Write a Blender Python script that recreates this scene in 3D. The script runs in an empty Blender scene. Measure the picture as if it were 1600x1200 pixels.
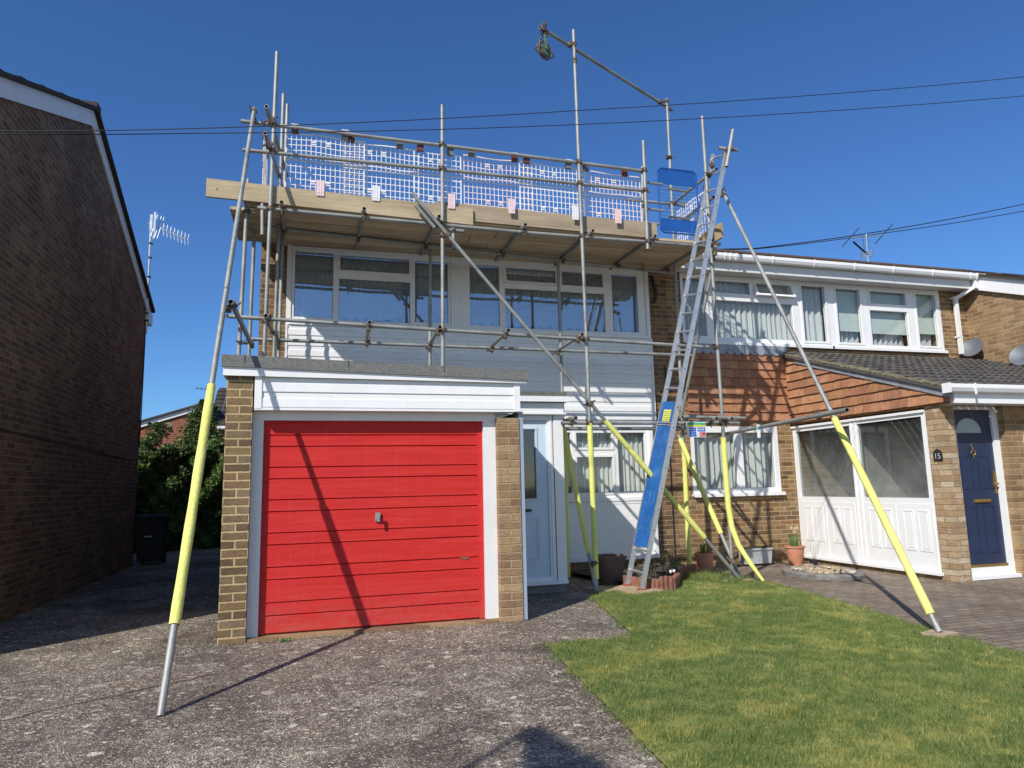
import bpy, math, random
import numpy as np
from mathutils import Vector, Matrix
R = math.radians
random.seed(7); rng = np.random.default_rng(11)
SC = bpy.context.scene; COL = SC.collection
# ---------------------------------------------------------------- camera
PI_, RO, YA = R(8.277), R(-1.291), R(16.357)
fw = Vector((math.sin(YA)*math.cos(PI_), math.cos(YA)*math.cos(PI_), math.sin(PI_)))
r0 = Vector((math.cos(YA), -math.sin(YA), 0)); u0 = r0.cross(fw)
rr = r0*math.cos(RO)+u0*math.sin(RO); uu = u0*math.cos(RO)-r0*math.sin(RO)
cd = bpy.data.cameras.new('camera'); cam = bpy.data.objects.new('camera', cd); COL.objects.link(cam)
cam.matrix_world = Matrix(((rr.x, uu.x, -fw.x, 0), (rr.y, uu.y, -fw.y, 0), (rr.z, uu.z, -fw.z, 0), (0, 0, 0, 1)))
cd.sensor_width = 36; cd.sensor_fit = 'HORIZONTAL'; cd.lens = 1091.4/1600*36; cd.clip_start = .05; cd.clip_end = 2000
SC.camera = cam
# ---------------------------------------------------------------- light
SUN = Vector((.90, .82, -1.0)).normalized()
W = bpy.data.worlds.new('World'); SC.world = W; W.use_nodes = True
wn = W.node_tree; bg = wn.nodes['Background']
sky = wn.nodes.new('ShaderNodeTexSky'); sky.sky_type = 'NISHITA'; sky.sun_disc = False
sky.sun_elevation = math.asin(-SUN.z); sky.sun_rotation = math.atan2(-SUN.x, -SUN.y)
sky.altitude = 0; sky.air_density = 1.0; sky.dust_density = 0; sky.ozone_density = 1
# deep blue sky ahead; unseen half behind camera whitened and brightened for shaded facades
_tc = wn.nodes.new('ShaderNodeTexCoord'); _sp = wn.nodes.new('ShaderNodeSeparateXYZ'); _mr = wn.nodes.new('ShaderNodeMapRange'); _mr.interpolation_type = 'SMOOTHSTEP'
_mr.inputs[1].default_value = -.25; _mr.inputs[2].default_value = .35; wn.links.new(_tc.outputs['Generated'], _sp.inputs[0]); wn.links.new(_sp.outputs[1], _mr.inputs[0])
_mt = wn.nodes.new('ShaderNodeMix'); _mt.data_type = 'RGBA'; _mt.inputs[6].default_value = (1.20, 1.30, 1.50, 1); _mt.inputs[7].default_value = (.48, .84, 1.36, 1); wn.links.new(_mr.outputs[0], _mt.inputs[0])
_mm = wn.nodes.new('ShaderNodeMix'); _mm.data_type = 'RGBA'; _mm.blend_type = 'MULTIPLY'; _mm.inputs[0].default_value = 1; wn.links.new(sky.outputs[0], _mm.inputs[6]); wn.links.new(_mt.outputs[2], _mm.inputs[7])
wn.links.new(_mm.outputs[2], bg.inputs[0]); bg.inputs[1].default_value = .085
sd = bpy.data.lights.new('sun', 'SUN'); sd.energy = 4.7; sd.angle = R(.53); sd.color = (1, .955, .88)
so = bpy.data.objects.new('sun', sd); COL.objects.link(so); so.rotation_euler = SUN.to_track_quat('-Z', 'Y').to_euler()
SC.view_settings.view_transform = 'Standard'; SC.view_settings.look = 'None'; SC.view_settings.gamma = 1
SC.view_settings.exposure = 0.14
# ---------------------------------------------------------------- mesh helper
class B:
    def __init__(s): s.v = []; s.f = []; s.m = []; s.r = []
    def quad(s, a, b, c, d, m=0, r=None):
        n = len(s.v); s.v += [tuple(a), tuple(b), tuple(c), tuple(d)]; s.f.append((n, n+1, n+2, n+3)); s.m.append(m); s.r.append(random.random() if r is None else r)
    def poly(s, pts, m=0, r=None):
        n = len(s.v); s.v += [tuple(p) for p in pts]; s.f.append(tuple(range(n, n+len(pts)))); s.m.append(m); s.r.append(random.random() if r is None else r)
    def box(s, x0, x1, y0, y1, z0, z1, m=0, r=None):
        if x0 > x1: x0, x1 = x1, x0
        if y0 > y1: y0, y1 = y1, y0
        if z0 > z1: z0, z1 = z1, z0
        s.obox(Matrix.Translation(((x0+x1)/2, (y0+y1)/2, (z0+z1)/2)), (x1-x0, y1-y0, z1-z0), m, r)
    def obox(s, M, d, m=0, r=None):
        r = random.random() if r is None else r; n = len(s.v)
        for a in (-.5, .5):
            for b in (-.5, .5):
                for c in (-.5, .5): s.v.append(tuple(M @ Vector((a*d[0], b*d[1], c*d[2]))))
        for q in ((0, 1, 3, 2), (4, 6, 7, 5), (0, 4, 5, 1), (2, 3, 7, 6), (0, 2, 6, 4), (1, 5, 7, 3)):
            s.f.append(tuple(n+i for i in q)); s.m.append(m); s.r.append(r)
    def beam(s, p, q, w, h, m=0, up=(0, 0, 1)):   # rectangular bar from p to q
        p = Vector(p); q = Vector(q); d = (q-p); L = d.length; d.normalize()
        x = d.cross(Vector(up))
        if x.length < 1e-4: x = Vector((1, 0, 0))
        x.normalize(); z = x.cross(d)
        M = Matrix(((x.x, d.x, z.x, 0), (x.y, d.y, z.y, 0), (x.z, d.z, z.z, 0), (0, 0, 0, 1))); M.translation = (p+q)/2
        s.obox(M, (w, L, h), m)
    def tube(s, p, q, r, n=14, hollow=False, m=0, r2=None, cap=True, m2=None):
        p = Vector(p); q = Vector(q); d = (q-p).normalized(); r2 = r if r2 is None else r2
        a = d.orthogonal().normalized(); b = d.cross(a); k = len(s.v)
        ring = [a*math.cos(t*2*math.pi/n)+b*math.sin(t*2*math.pi/n) for t in range(n)]
        for w in ring: s.v.append(tuple(p+w*r))
        for w in ring: s.v.append(tuple(q+w*r2))
        for i in range(n):
            j = (i+1) % n; s.f.append((k+i, k+j, k+n+j, k+n+i)); s.m.append(m); s.r.append(.5)
        if hollow:
            for (c, o, sg) in ((p, k, 1), (q, k+n, -1)):
                e = len(s.v)
                for w in ring: s.v.append(tuple(c+w*r*.82))
                for w in ring: s.v.append(tuple(c+w*r*.82+d*sg*.12))
                for i in range(n):
                    j = (i+1) % n
                    s.f.append((o+i, o+j, e+j, e+i)); s.m.append(m); s.r.append(.5)
                    s.f.append((e+i, e+j, e+n+j, e+n+i)); s.m.append(m if m2 is None else m2); s.r.append(.5)
                s.f.append(tuple(range(e+n, e+2*n))); s.m.append(m if m2 is None else m2); s.r.append(.5)
        elif cap:
            s.f.append(tuple(range(k, k+n))); s.m.append(m); s.r.append(.5)
            s.f.append(tuple(range(k+n, k+2*n))); s.m.append(m); s.r.append(.5)
    def path(s, pts, r, n=8, m=0, cap=True):
        pts = [Vector(p) for p in pts]; k = len(s.v); N = len(pts)
        rs = r if isinstance(r, (list, tuple)) else [r]*N
        a = None
        for i, p in enumerate(pts):
            d = (pts[min(i+1, N-1)]-pts[max(i-1, 0)]).normalized()
            a = d.orthogonal().normalized() if a is None else (a-d*a.dot(d)).normalized()
            b = d.cross(a)
            for t in range(n):
                w = a*math.cos(t*2*math.pi/n)+b*math.sin(t*2*math.pi/n); s.v.append(tuple(p+w*rs[i]))
        for i in range(N-1):
            for t in range(n):
                j = (t+1) % n; s.f.append((k+i*n+t, k+i*n+j, k+(i+1)*n+j, k+(i+1)*n+t)); s.m.append(m); s.r.append(.5)
        if cap:
            s.f.append(tuple(range(k, k+n))); s.m.append(m); s.r.append(.5)
            s.f.append(tuple(range(k+(N-1)*n, k+N*n))); s.m.append(m); s.r.append(.5)
    def lathe(s, c, prof, n=24, m=0, sx=1, sy=1):
        k = len(s.v); c = Vector(c); N = len(prof)
        for (r, z) in prof:
            for t in range(n): s.v.append((c.x+r*sx*math.cos(t*2*math.pi/n), c.y+r*sy*math.sin(t*2*math.pi/n), c.z+z))
        for i in range(N-1):
            for t in range(n):
                j = (t+1) % n; s.f.append((k+i*n+t, k+i*n+j, k+(i+1)*n+j, k+(i+1)*n+t)); s.m.append(m); s.r.append(.5)
    def prism(s, pts, off, m=0, r=None):  # polygon pts extruded by vector off
        o = Vector(off); P = [Vector(p) for p in pts]; Q = [p+o for p in P]; n = len(P)
        s.poly(P, m, r); s.poly(Q[::-1], m, r)
        for i in range(n): s.quad(P[i], P[(i+1) % n], Q[(i+1) % n], Q[i], m, r)
    def blob(s, c, rad, m=0, n=8, k=6, seed=0, rough=.18):
        q = random.Random(seed); o = len(s.v); c = Vector(c)
        ph = [q.random()*6.28 for _ in range(4)]
        for i in range(1, k):
            th = math.pi*i/k
            for j in range(n):
                a = 2*math.pi*j/n; w = 1+rough*(math.sin(2*a+ph[0])*math.sin(th*2+ph[1])+.6*math.sin(3*a+ph[2]+th*3))
                s.v.append((c.x+rad[0]*math.sin(th)*math.cos(a)*w, c.y+rad[1]*math.sin(th)*math.sin(a)*w, c.z+rad[2]*math.cos(th)*w))
        rv = q.random()
        for i in range(k-2):
            for j in range(n):
                jj = (j+1) % n; s.f.append((o+i*n+j, o+i*n+jj, o+(i+1)*n+jj, o+(i+1)*n+j)); s.m.append(m); s.r.append(rv)
        s.f.append(tuple(o+j for j in range(n))); s.m.append(m); s.r.append(rv)
        s.f.append(tuple(o+(k-2)*n+j for j in range(n))); s.m.append(m); s.r.append(rv)
    def mesh(s, name, mats, smooth=False, org=(0, 0, 0)):
        me = bpy.data.meshes.new(name); ox, oy, oz = org
        me.from_pydata([(a-ox, b-oy, c-oz) for a, b, c in s.v], [], s.f)
        for mt in mats: me.materials.append(mt)
        me.polygons.foreach_set('material_index', s.m)
        at = me.attributes.new('rnd', 'FLOAT', 'FACE'); at.data.foreach_set('value', s.r)
        if smooth: me.polygons.foreach_set('use_smooth', [True]*len(s.f))
        me.update()
        if smooth:
            try: me.set_sharp_from_angle(angle=R(40))
            except Exception: pass
        return me
def tag(o, label=None, cat=None, group=None, kind=None):
    if label: o['label'] = label
    if cat: o['category'] = cat
    if group: o['group'] = group
    if kind: o['kind'] = kind
    return o
def obj(name, b, mats, parent=None, label=None, cat=None, group=None, kind=None, smooth=False, org=None):
    mats = mats if isinstance(mats, (list, tuple)) else [mats]
    me = b if isinstance(b, bpy.types.Mesh) else b.mesh(name, mats, smooth, org or (0, 0, 0))
    o = bpy.data.objects.new(name, me); COL.objects.link(o)
    if org: o.location = org
    if parent:
        o.parent = parent
        p = parent; L = Vector((0, 0, 0))
        while p: L += p.location; p = p.parent
        o.location = Vector(org or (0, 0, 0))-L
    return tag(o, label, cat, group, kind)
def thing(name, loc, label, cat, group=None):
    o = bpy.data.objects.new(name, None); COL.objects.link(o); o.location = loc; o.empty_display_size = .2
    return tag(o, label, cat, group)
def struct(name, b, mats, **k): return obj(name, b, mats, kind='structure', **k)
# wall-face coordinates: u along, n outwards, z up.  kind 'y': plane y=c facing -y ; 'x': plane x=c facing -x
class Fc:
    def __init__(s, kind, c): s.k = kind; s.c = c
    def p(s, u, n, z): return (u, s.c-n, z) if s.k == 'y' else (s.c-n, u, z)
def fbox(b, F, u0, u1, n0, n1, z0, z1, m=0, r=None):
    a = F.p(u0, n0, z0); c = F.p(u1, n1, z1); b.box(a[0], c[0], a[1], c[1], a[2], c[2], m, r)
def plate(b, F, u0, u1, z0, z1, holes, n0, n1, m=0):
    us = sorted({u0, u1, *[h[0] for h in holes], *[h[1] for h in holes]}); zs = sorted({z0, z1, *[h[2] for h in holes], *[h[3] for h in holes]})
    us = [u for u in us if u0-1e-6 <= u <= u1+1e-6]; zs = [z for z in zs if z0-1e-6 <= z <= z1+1e-6]
    def solid(i, j):
        if i < 0 or j < 0 or i >= len(us)-1 or j >= len(zs)-1: return False
        u = (us[i]+us[i+1])/2; z = (zs[j]+zs[j+1])/2
        return not any(h[0] < u < h[1] and h[2] < z < h[3] for h in holes)
    for i in range(len(us)-1):
        for j in range(len(zs)-1):
            if not solid(i, j): continue
            a, c, d, e = us[i], us[i+1], zs[j], zs[j+1]
            b.quad(F.p(a, n1, d), F.p(c, n1, d), F.p(c, n1, e), F.p(a, n1, e), m)
            b.quad(F.p(a, n0, d), F.p(a, n0, e), F.p(c, n0, e), F.p(c, n0, d), m)
            if not solid(i-1, j): b.quad(F.p(a, n0, d), F.p(a, n1, d), F.p(a, n1, e), F.p(a, n0, e), m)
            if not solid(i+1, j): b.quad(F.p(c, n0, d), F.p(c, n0, e), F.p(c, n1, e), F.p(c, n1, d), m)
            if not solid(i, j-1): b.quad(F.p(a, n0, d), F.p(c, n0, d), F.p(c, n1, d), F.p(a, n1, d), m)
            if not solid(i, j+1): b.quad(F.p(a, n0, e), F.p(a, n1, e), F.p(c, n1, e), F.p(c, n0, e), m)
# ---------------------------------------------------------------- materials
class N:
    def __init__(s, name):
        s.mat = bpy.data.materials.new(name); s.mat.use_nodes = True; s.t = s.mat.node_tree; s.b = s.t.nodes['Principled BSDF']
    def n(s, ty, **k):
        x = s.t.nodes.new('ShaderNode'+ty)
        for a, v in k.items(): setattr(x, a, v)
        return x
    def l(s, a, b): s.t.links.new(a, b)
    def setin(s, sock, v):
        if hasattr(v, 'links'): s.l(v, sock)
        else: sock.default_value = v
    def math(s, op, a, b=0.0, clamp=False):
        x = s.n('Math', operation=op); x.use_clamp = clamp; s.setin(x.inputs[0], a); s.setin(x.inputs[1], b); return x.outputs[0]
    def pos(s): return s.n('TexCoord').outputs['Object']
    def noise(s, scale, detail=4, rough=.6, vec=None, out='Fac', dist=0):
        x = s.n('TexNoise'); x.inputs['Scale'].default_value = scale; x.inputs['Detail'].default_value = detail; x.inputs['Roughness'].default_value = rough; x.inputs['Distortion'].default_value = dist
        s.l(vec if vec is not None else s.pos(), x.inputs['Vector']); return x.outputs[out]
    def voro(s, scale, vec=None, out='Color', feature='F1', rnd=1):
        x = s.n('TexVoronoi'); x.feature = feature; x.inputs['Scale'].default_value = scale; x.inputs['Randomness'].default_value = rnd
        s.l(vec if vec is not None else s.pos(), x.inputs['Vector']); return x.outputs[out]
    def ramp(s, fac, stops, interp='LINEAR'):
        x = s.n('ValToRGB'); x.color_ramp.interpolation = interp; e = x.color_ramp.elements
        while len(e) < len(stops): e.new(.5)
        for i, (p, c) in enumerate(stops): e[i].position = p; e[i].color = (*c, 1) if len(c) == 3 else c
        s.l(fac, x.inputs[0]); return x.outputs[0]
    def mix(s, f, a, b, mode='MIX'):
        x = s.n('Mix', data_type='RGBA', blend_type=mode); s.setin(x.inputs[0], f)
        for so, v in ((x.inputs[6], a), (x.inputs[7], b)):
            if isinstance(v, (tuple, list)): so.default_value = (*v, 1)
            else: s.l(v, so)
        return x.outputs[2]
    def bump(s, h, dist=.002, strength=1.0, prev=None):
        x = s.n('Bump'); x.inputs['Distance'].default_value = dist; x.inputs['Strength'].default_value = strength; s.l(h, x.inputs['Height'])
        if prev is not None: s.l(prev, x.inputs['Normal'])
        return x.outputs[0]
    def fin(s, col, rough=.6, metal=0., nrm=None, spec=.5):
        if isinstance(col, (tuple, list)): s.b.inputs['Base Color'].default_value = (*col, 1)
        else: s.l(col, s.b.inputs['Base Color'])
        s.setin(s.b.inputs['Roughness'], rough); s.b.inputs['Metallic'].default_value = metal; s.b.inputs['Specular IOR Level'].default_value = spec
        if nrm is not None: s.l(nrm, s.b.inputs['Normal'])
        return s.mat
def plain(name, c, rough=.5, metal=0., var=.12, scale=6, bump=0, bscale=60, spec=.5, dirt=None):
    s = N(name); f = s.noise(scale, 6, .65)
    col = s.ramp(f, [(.3, tuple(x*(1-var) for x in c)), (.7, tuple(min(1, x*(1+var)) for x in c))])
    if dirt:
        g = s.ramp(s.noise(scale*.37, 8, .75), [(.52, (0, 0, 0)), (.75, (1, 1, 1))]); col = s.mix(s.math('MULTIPLY', g, dirt[1]), col, dirt[0])
    rg = s.n('MapRange'); rg.inputs[3].default_value = max(0, rough-.08); rg.inputs[4].default_value = min(1, rough+.1); s.l(f, rg.inputs[0])
    nr = s.bump(s.noise(bscale, 4, .6), bump) if bump else None
    return s.fin(col, rg.outputs[0], metal, nr, spec)
def brick(name, cols, mortar, uoff=0., zoff=0., w=.225, h=.075, mt=.010, ground=False, bump=.006, wobble=.004, dirt=.25, lich=None, rough=.9):
    s = N(name); sp = s.n('SeparateXYZ'); s.l(s.pos(), sp.inputs[0])
    X, Y, Z = sp.outputs
    wob = s.math('MULTIPLY', s.math('SUBTRACT', s.noise(9, 2, .5), .5), wobble*2); wob2 = s.math('MULTIPLY', s.math('SUBTRACT', s.noise(23, 2, .5), .5), wobble*2)
    u = X if ground else s.math('ADD', X, Y)
    u = s.math('ADD', s.math('ADD', u, -uoff), wob); z = s.math('ADD', s.math('ADD', Y if ground else Z, -zoff), wob2)
    row = s.math('FLOOR', s.math('DIVIDE', z, h)); od = s.math('MODULO', s.math('ADD', row, 1000.0), 2.0)
    uc = s.math('ADD', s.math('DIVIDE', u, w), s.math('MULTIPLY', od, .5)); colf = s.math('FLOOR', uc)
    fu = s.math('SUBTRACT', uc, colf); fz = s.math('SUBTRACT', s.math('DIVIDE', z, h), row)
    du = s.math('MULTIPLY', s.math('MINIMUM', fu, s.math('SUBTRACT', 1.0, fu)), w); dz = s.math('MULTIPLY', s.math('MINIMUM', fz, s.math('SUBTRACT', 1.0, fz)), h)
    d = s.math('MINIMUM', du, dz)
    mask = s.n('MapRange'); mask.interpolation_type = 'SMOOTHSTEP'; mask.inputs[1].default_value = mt*.5-.002; mask.inputs[2].default_value = mt*.5+.003; s.l(d, mask.inputs[0]); mk = mask.outputs[0]
    cv = s.n('CombineXYZ'); s.l(colf, cv.inputs[0]); s.l(row, cv.inputs[1]); wh = s.n('TexWhiteNoise', noise_dimensions='2D'); s.l(cv.outputs[0], wh.inputs['Vector'])
    n = len(cols); bc = s.ramp(wh.outputs['Value'], [(i/n, c) for i, c in enumerate(cols)], 'CONSTANT')
    spk = s.noise(55, 5, .75); bc = s.mix(.75, bc, s.ramp(spk, [(.33, (.42, .40, .38)), (.5, (1, 1, 1)), (.72, (1.35, 1.3, 1.2))]), 'MULTIPLY')
    bc = s.mix(.5, bc, s.ramp(s.noise(7, 5, .7), [(.35, (.6, .58, .56)), (.65, (1.15, 1.12, 1.08))]), 'MULTIPLY')
    mc = s.mix(.6, mortar, s.ramp(s.noise(30, 4, .7), [(.3, (.55, .5, .45)), (.7, (1.1, 1.1, 1.1))]), 'MULTIPLY')
    col = s.mix(mk, mc, bc)
    col = s.mix(dirt, col, s.ramp(s.noise(1.3, 6, .7), [(.35, (.45, .43, .42)), (.6, (1, 1, 1))]), 'MULTIPLY')
    col = s.mix(dirt, col, s.ramp(s.noise(.45, 5, .65, dist=.5), [(.38, (.60, .58, .57)), (.5, (1, 1, 1)), (.66, (1.4, 1.36, 1.32))]), 'MULTIPLY')
    if lich:
        lf = s.ramp(s.noise(lich[1], 9, .8, dist=.6), [(lich[2], (0, 0, 0)), (lich[2]+.06, (1, 1, 1))]); col = s.mix(s.math('MULTIPLY', lf, lich[3]), col, lich[0])
    hgt = s.math('ADD', s.math('MULTIPLY', mk, .8), s.math('MULTIPLY', spk, .55))
    return s.fin(col, rough, 0, s.bump(hgt, bump), .25)
BUFF = [(.235, .150, .085), (.30, .205, .115), (.165, .098, .06), (.27, .165, .085), (.20, .135, .09), (.33, .22, .115), (.25, .135, .075)]
m_buff = brick('buff_brick', BUFF, (.50, .37, .19), uoff=10.2-.694, mt=.011)
m_buffp1 = brick('buff_brick_pier', [(.20, .135, .075), (.25, .18, .10), (.15, .10, .06), (.225, .165, .105), (.27, .19, .10), (.235, .15, .085)], (.54, .42, .23), uoff=6.98-.745, zoff=-1.372, w=.232, h=.0777, mt=.015)
m_buffp2 = brick('buff_brick_pier_right', [(.30, .20, .115), (.36, .25, .145), (.26, .165, .10), (.33, .215, .125), (.38, .265, .155)], (.42, .31, .18), uoff=6.98+1.885, zoff=-1.372, w=.232, h=.0777, mt=.011)
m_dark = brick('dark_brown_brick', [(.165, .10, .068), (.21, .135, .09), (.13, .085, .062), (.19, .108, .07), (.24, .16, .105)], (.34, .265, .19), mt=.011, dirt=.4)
m_party = brick('brown_brick', [(.20, .125, .075), (.16, .10, .065), (.24, .155, .085), (.13, .085, .055), (.27, .16, .09)], (.40, .30, .17), uoff=.07, mt=.011)
m_pale = brick('pale_weathered_brick', [(.40, .27, .155), (.46, .35, .23), (.35, .235, .14), (.50, .37, .24), (.42, .29, .17), (.52, .43, .31)], (.30, .23, .15), uoff=.05, mt=.008, lich=((.52, .47, .38), 5, .56, .7))
m_next = brick('light_buff_brick', [(.33, .22, .12), (.38, .27, .155), (.28, .18, .10), (.36, .245, .135), (.31, .20, .115), (.25, .155, .09)], (.46, .36, .21), mt=.010)
m_redb = brick('red_brick', [(.30, .095, .05), (.26, .08, .045), (.34, .12, .065), (.28, .10, .06)], (.36, .27, .2), mt=.01)
m_pave = brick('block_paving', [(.29, .235, .185), (.25, .205, .165), (.31, .245, .185), (.265, .22, .175), (.235, .205, .175), (.30, .255, .20)], (.15, .125, .10), w=.205, h=.103, mt=.010, ground=True, bump=.010, dirt=.5, lich=((.34, .31, .27), 26, .66, .5), wobble=.006)
def tarmac():
    s = N('weathered_tarmac'); big = s.noise(.9, 6, .65)
    agg = s.voro(95); gr = s.n('SeparateColor'); s.l(agg, gr.inputs[0])
    base = s.ramp(gr.outputs[0], [(0, (.072, .062, .056)), (.45, (.118, .101, .089)), (.70, (.18, .157, .135)), (.86, (.31, .27, .225)), (.965, (.60, .55, .46))])
    agg2 = s.voro(210); g2 = s.n('SeparateColor'); s.l(agg2, g2.inputs[0])
    base = s.mix(.5, base, s.ramp(g2.outputs[0], [(0, (.5, .48, .46)), (.75, (1, 1, 1)), (.95, (2.4, 2.2, 2.0))]), 'MULTIPLY')
    smooth = s.ramp(s.noise(1.2, 7, .7, dist=.5), [(.40, (1, 1, 1)), (.60, (0, 0, 0))]); base = s.mix(s.math('MULTIPLY', smooth, .45), base, s.ramp(s.noise(60, 4, .8), [(.3, (.070, .062, .057)), (.7, (.13, .116, .105))]))
    base = s.mix(.8, base, s.ramp(big, [(.32, (.72, .70, .70)), (.5, (1.1, 1.06, 1.02)), (.68, (1.7, 1.6, 1.48))]), 'MULTIPLY')
    # exposed pale aggregate towards the street, smooth bitumen elsewhere
    worn = s.ramp(s.noise(3.4, 9, .8, dist=.5), [(.50, (0, 0, 0)), (.62, (1, 1, 1))])
    pale = s.ramp(gr.outputs[1], [(0, (.08, .07, .06)), (.4, (.18, .16, .135)), (.7, (.36, .325, .27)), (.92, (.70, .65, .55))])
    base = s.mix(s.math('MULTIPLY', worn, .85), base, pale)
    # bare pale grit where the surface has scoured away near the street, patchy edges
    sp0 = s.n('SeparateXYZ'); s.l(s.pos(), sp0.inputs[0]); ym = s.n('MapRange'); ym.inputs[1].default_value = 5.4; ym.inputs[2].default_value = 3.4; ym.inputs[3].default_value = 0; ym.inputs[4].default_value = .16; s.l(sp0.outputs[1], ym.inputs[0])
    g2_ = s.ramp(s.math('ADD', s.noise(3.1, 9, .8, dist=.8), ym.outputs[0]), [(.60, (0, 0, 0)), (.72, (1, 1, 1))]); base = s.mix(s.math('MULTIPLY', g2_, .6), base, s.ramp(gr.outputs[1], [(0, (.14, .12, .095)), (.5, (.33, .29, .23)), (1, (.66, .61, .52))]))
    ms_ = s.ramp(s.noise(4.3, 9, .82, dist=.6), [(.60, (0, 0, 0)), (.68, (1, 1, 1))]); base = s.mix(s.math('MULTIPLY', s.math('MULTIPLY', ms_, s.math('MULTIPLY', ym.outputs[0], 6.0)), .5), base, (.085, .075, .035))
    # lichen blotches
    wv = s.n('VectorMath', operation='ADD'); nv = s.n('TexNoise'); nv.inputs['Scale'].default_value = 14; nv.inputs['Detail'].default_value = 5; s.l(s.pos(), nv.inputs['Vector'])
    sc = s.n('VectorMath', operation='SCALE'); s.l(nv.outputs['Color'], sc.inputs[0]); sc.inputs['Scale'].default_value = .10
    s.l(s.pos(), wv.inputs[0]); s.l(sc.outputs[0], wv.inputs[1])
    for scl, thr, am in ((6.0, .14, .9), (11, .14, .9), (21, .16, .9), (38, .16, .8)):
        v = s.n('TexVoronoi'); v.inputs['Scale'].default_value = scl; s.l(wv.outputs[0], v.inputs['Vector'])
        sep = s.n('SeparateColor'); s.l(v.outputs['Color'], sep.inputs[0])
        rad = s.math('MULTIPLY', sep.outputs[0], s.math('MULTIPLY', s.math('GREATER_THAN', sep.outputs[1], .50), thr*2.1))
        mk = s.math('GREATER_THAN', rad, v.outputs['Distance'])
        mk = s.math('MULTIPLY', mk, s.ramp(s.noise(70, 4, .8), [(.34, (.45, .45, .45)), (.46, (1, 1, 1))]))
        base = s.mix(s.math('MULTIPLY', mk, am), base, s.ramp(sep.outputs[2], [(0, (.36, .33, .27)), (.5, (.52, .48, .40)), (1, (.66, .62, .53))]))
    st = s.ramp(s.noise(.55, 3, .5, dist=1.2), [(.54, (1, 1, 1)), (.64, (.55, .54, .54))]); base = s.mix(1.0, base, st, 'MULTIPLY')
    gn = s.ramp(s.noise(2.6, 8, .7), [(.60, (0, 0, 0)), (.72, (1, 1, 1))]); base = s.mix(s.math('MULTIPLY', gn, .35), base, (.095, .10, .045)); base = s.mix(1.0, base, (1.10, 1.075, 1.04), 'MULTIPLY')
    h = s.math('ADD', s.voro(95, out='Distance'), s.math('MULTIPLY', s.noise(18, 5, .7), .8))
    return s.fin(base, .92, 0, s.bump(h, .012, .9), .25)
m_tar = tarmac()
def soil():
    s = N('mossy_soil'); f = s.noise(3, 8, .7)
    c = s.ramp(f, [(.35, (.12, .14, .045)), (.5, (.25, .255, .075)), (.66, (.34, .30, .12))])
    return s.fin(c, .95, 0, s.bump(s.noise(60, 5, .7), .01), .1)
m_soil = soil()
def grassm():
    s = N('grass_blades'); a = s.n('Attribute', attribute_name='rnd'); pn = s.noise(1.5, 8, .74, dist=.5); fine = s.noise(7, 6, .8)
    c = s.ramp(a.outputs['Fac'], [(0, (.085, .135, .038)), (.4, (.15, .215, .062)), (.72, (.21, .28, .085)), (.88, (.35, .36, .13)), (1, (.56, .50, .24))])
    y = s.ramp(s.math('ADD', s.math('MULTIPLY', pn, .55), s.math('MULTIPLY', fine, .45)), [(.515, (0, 0, 0)), (.575, (1, 1, 1))])
    c = s.mix(s.math('MULTIPLY', y, .85), c, s.ramp(a.outputs['Fac'], [(0, (.27, .28, .07)), (.6, (.46, .43, .13)), (1, (.60, .52, .22))]))
    s.fin(c, .55, 0, None, .25)
    tr = s.n('BsdfTranslucent'); s.l(c, tr.inputs[0]); mx = s.n('MixShader'); mx.inputs[0].default_value = .3
    out = [n for n in s.t.nodes if n.type == 'OUTPUT_MATERIAL'][0]
    s.l(s.b.outputs[0], mx.inputs[1]); s.l(tr.outputs[0], mx.inputs[2]); s.l(mx.outputs[0], out.inputs[0]); return s.mat
m_grass = grassm()
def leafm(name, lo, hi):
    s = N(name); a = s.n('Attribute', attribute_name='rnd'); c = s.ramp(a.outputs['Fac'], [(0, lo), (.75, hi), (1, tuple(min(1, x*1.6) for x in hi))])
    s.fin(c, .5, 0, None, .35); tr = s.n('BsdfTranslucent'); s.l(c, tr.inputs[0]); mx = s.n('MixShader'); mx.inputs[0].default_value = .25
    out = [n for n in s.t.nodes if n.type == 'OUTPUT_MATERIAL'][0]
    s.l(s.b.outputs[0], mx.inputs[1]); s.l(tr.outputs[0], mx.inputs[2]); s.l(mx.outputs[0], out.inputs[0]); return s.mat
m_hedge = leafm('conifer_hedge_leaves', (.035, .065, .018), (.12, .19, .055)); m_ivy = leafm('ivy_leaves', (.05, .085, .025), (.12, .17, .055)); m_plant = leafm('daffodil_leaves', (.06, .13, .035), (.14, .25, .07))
m_bark = plain('twig_bark', (.10, .07, .05), .9, bump=.004); m_petal = plain('cream_petals', (.72, .66, .40), .7)
def galv():
    s = N('galvanised_steel'); f = s.noise(3.5, 7, .72); v = s.voro(160, out='Color'); g = s.n('SeparateColor'); s.l(v, g.inputs[0])
    c = s.ramp(f, [(.28, (.19, .19, .175)), (.5, (.31, .315, .30)), (.72, (.43, .43, .41))])
    c = s.mix(.25, c, s.ramp(g.outputs[0], [(0, (.7, .7, .7)), (1, (1.15, 1.15, 1.15))]), 'MULTIPLY')
    rs = s.ramp(s.noise(11, 8, .8), [(.60, (0, 0, 0)), (.74, (1, 1, 1))]); c = s.mix(s.math('MULTIPLY', rs, .55), c, (.17, .11, .07))
    pt = s.ramp(s.noise(42, 3, .8), [(.66, (0, 0, 0)), (.70, (1, 1, 1))]); c = s.mix(s.math('MULTIPLY', pt, .5), c, (.62, .61, .58))
    return s.fin(c, s.ramp(f, [(.3, (.5, .5, .5)), (.7, (.68, .68, .68))]), .45, s.bump(s.noise(90, 4, .6), .0006), .5)
m_galv = galv()
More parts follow.
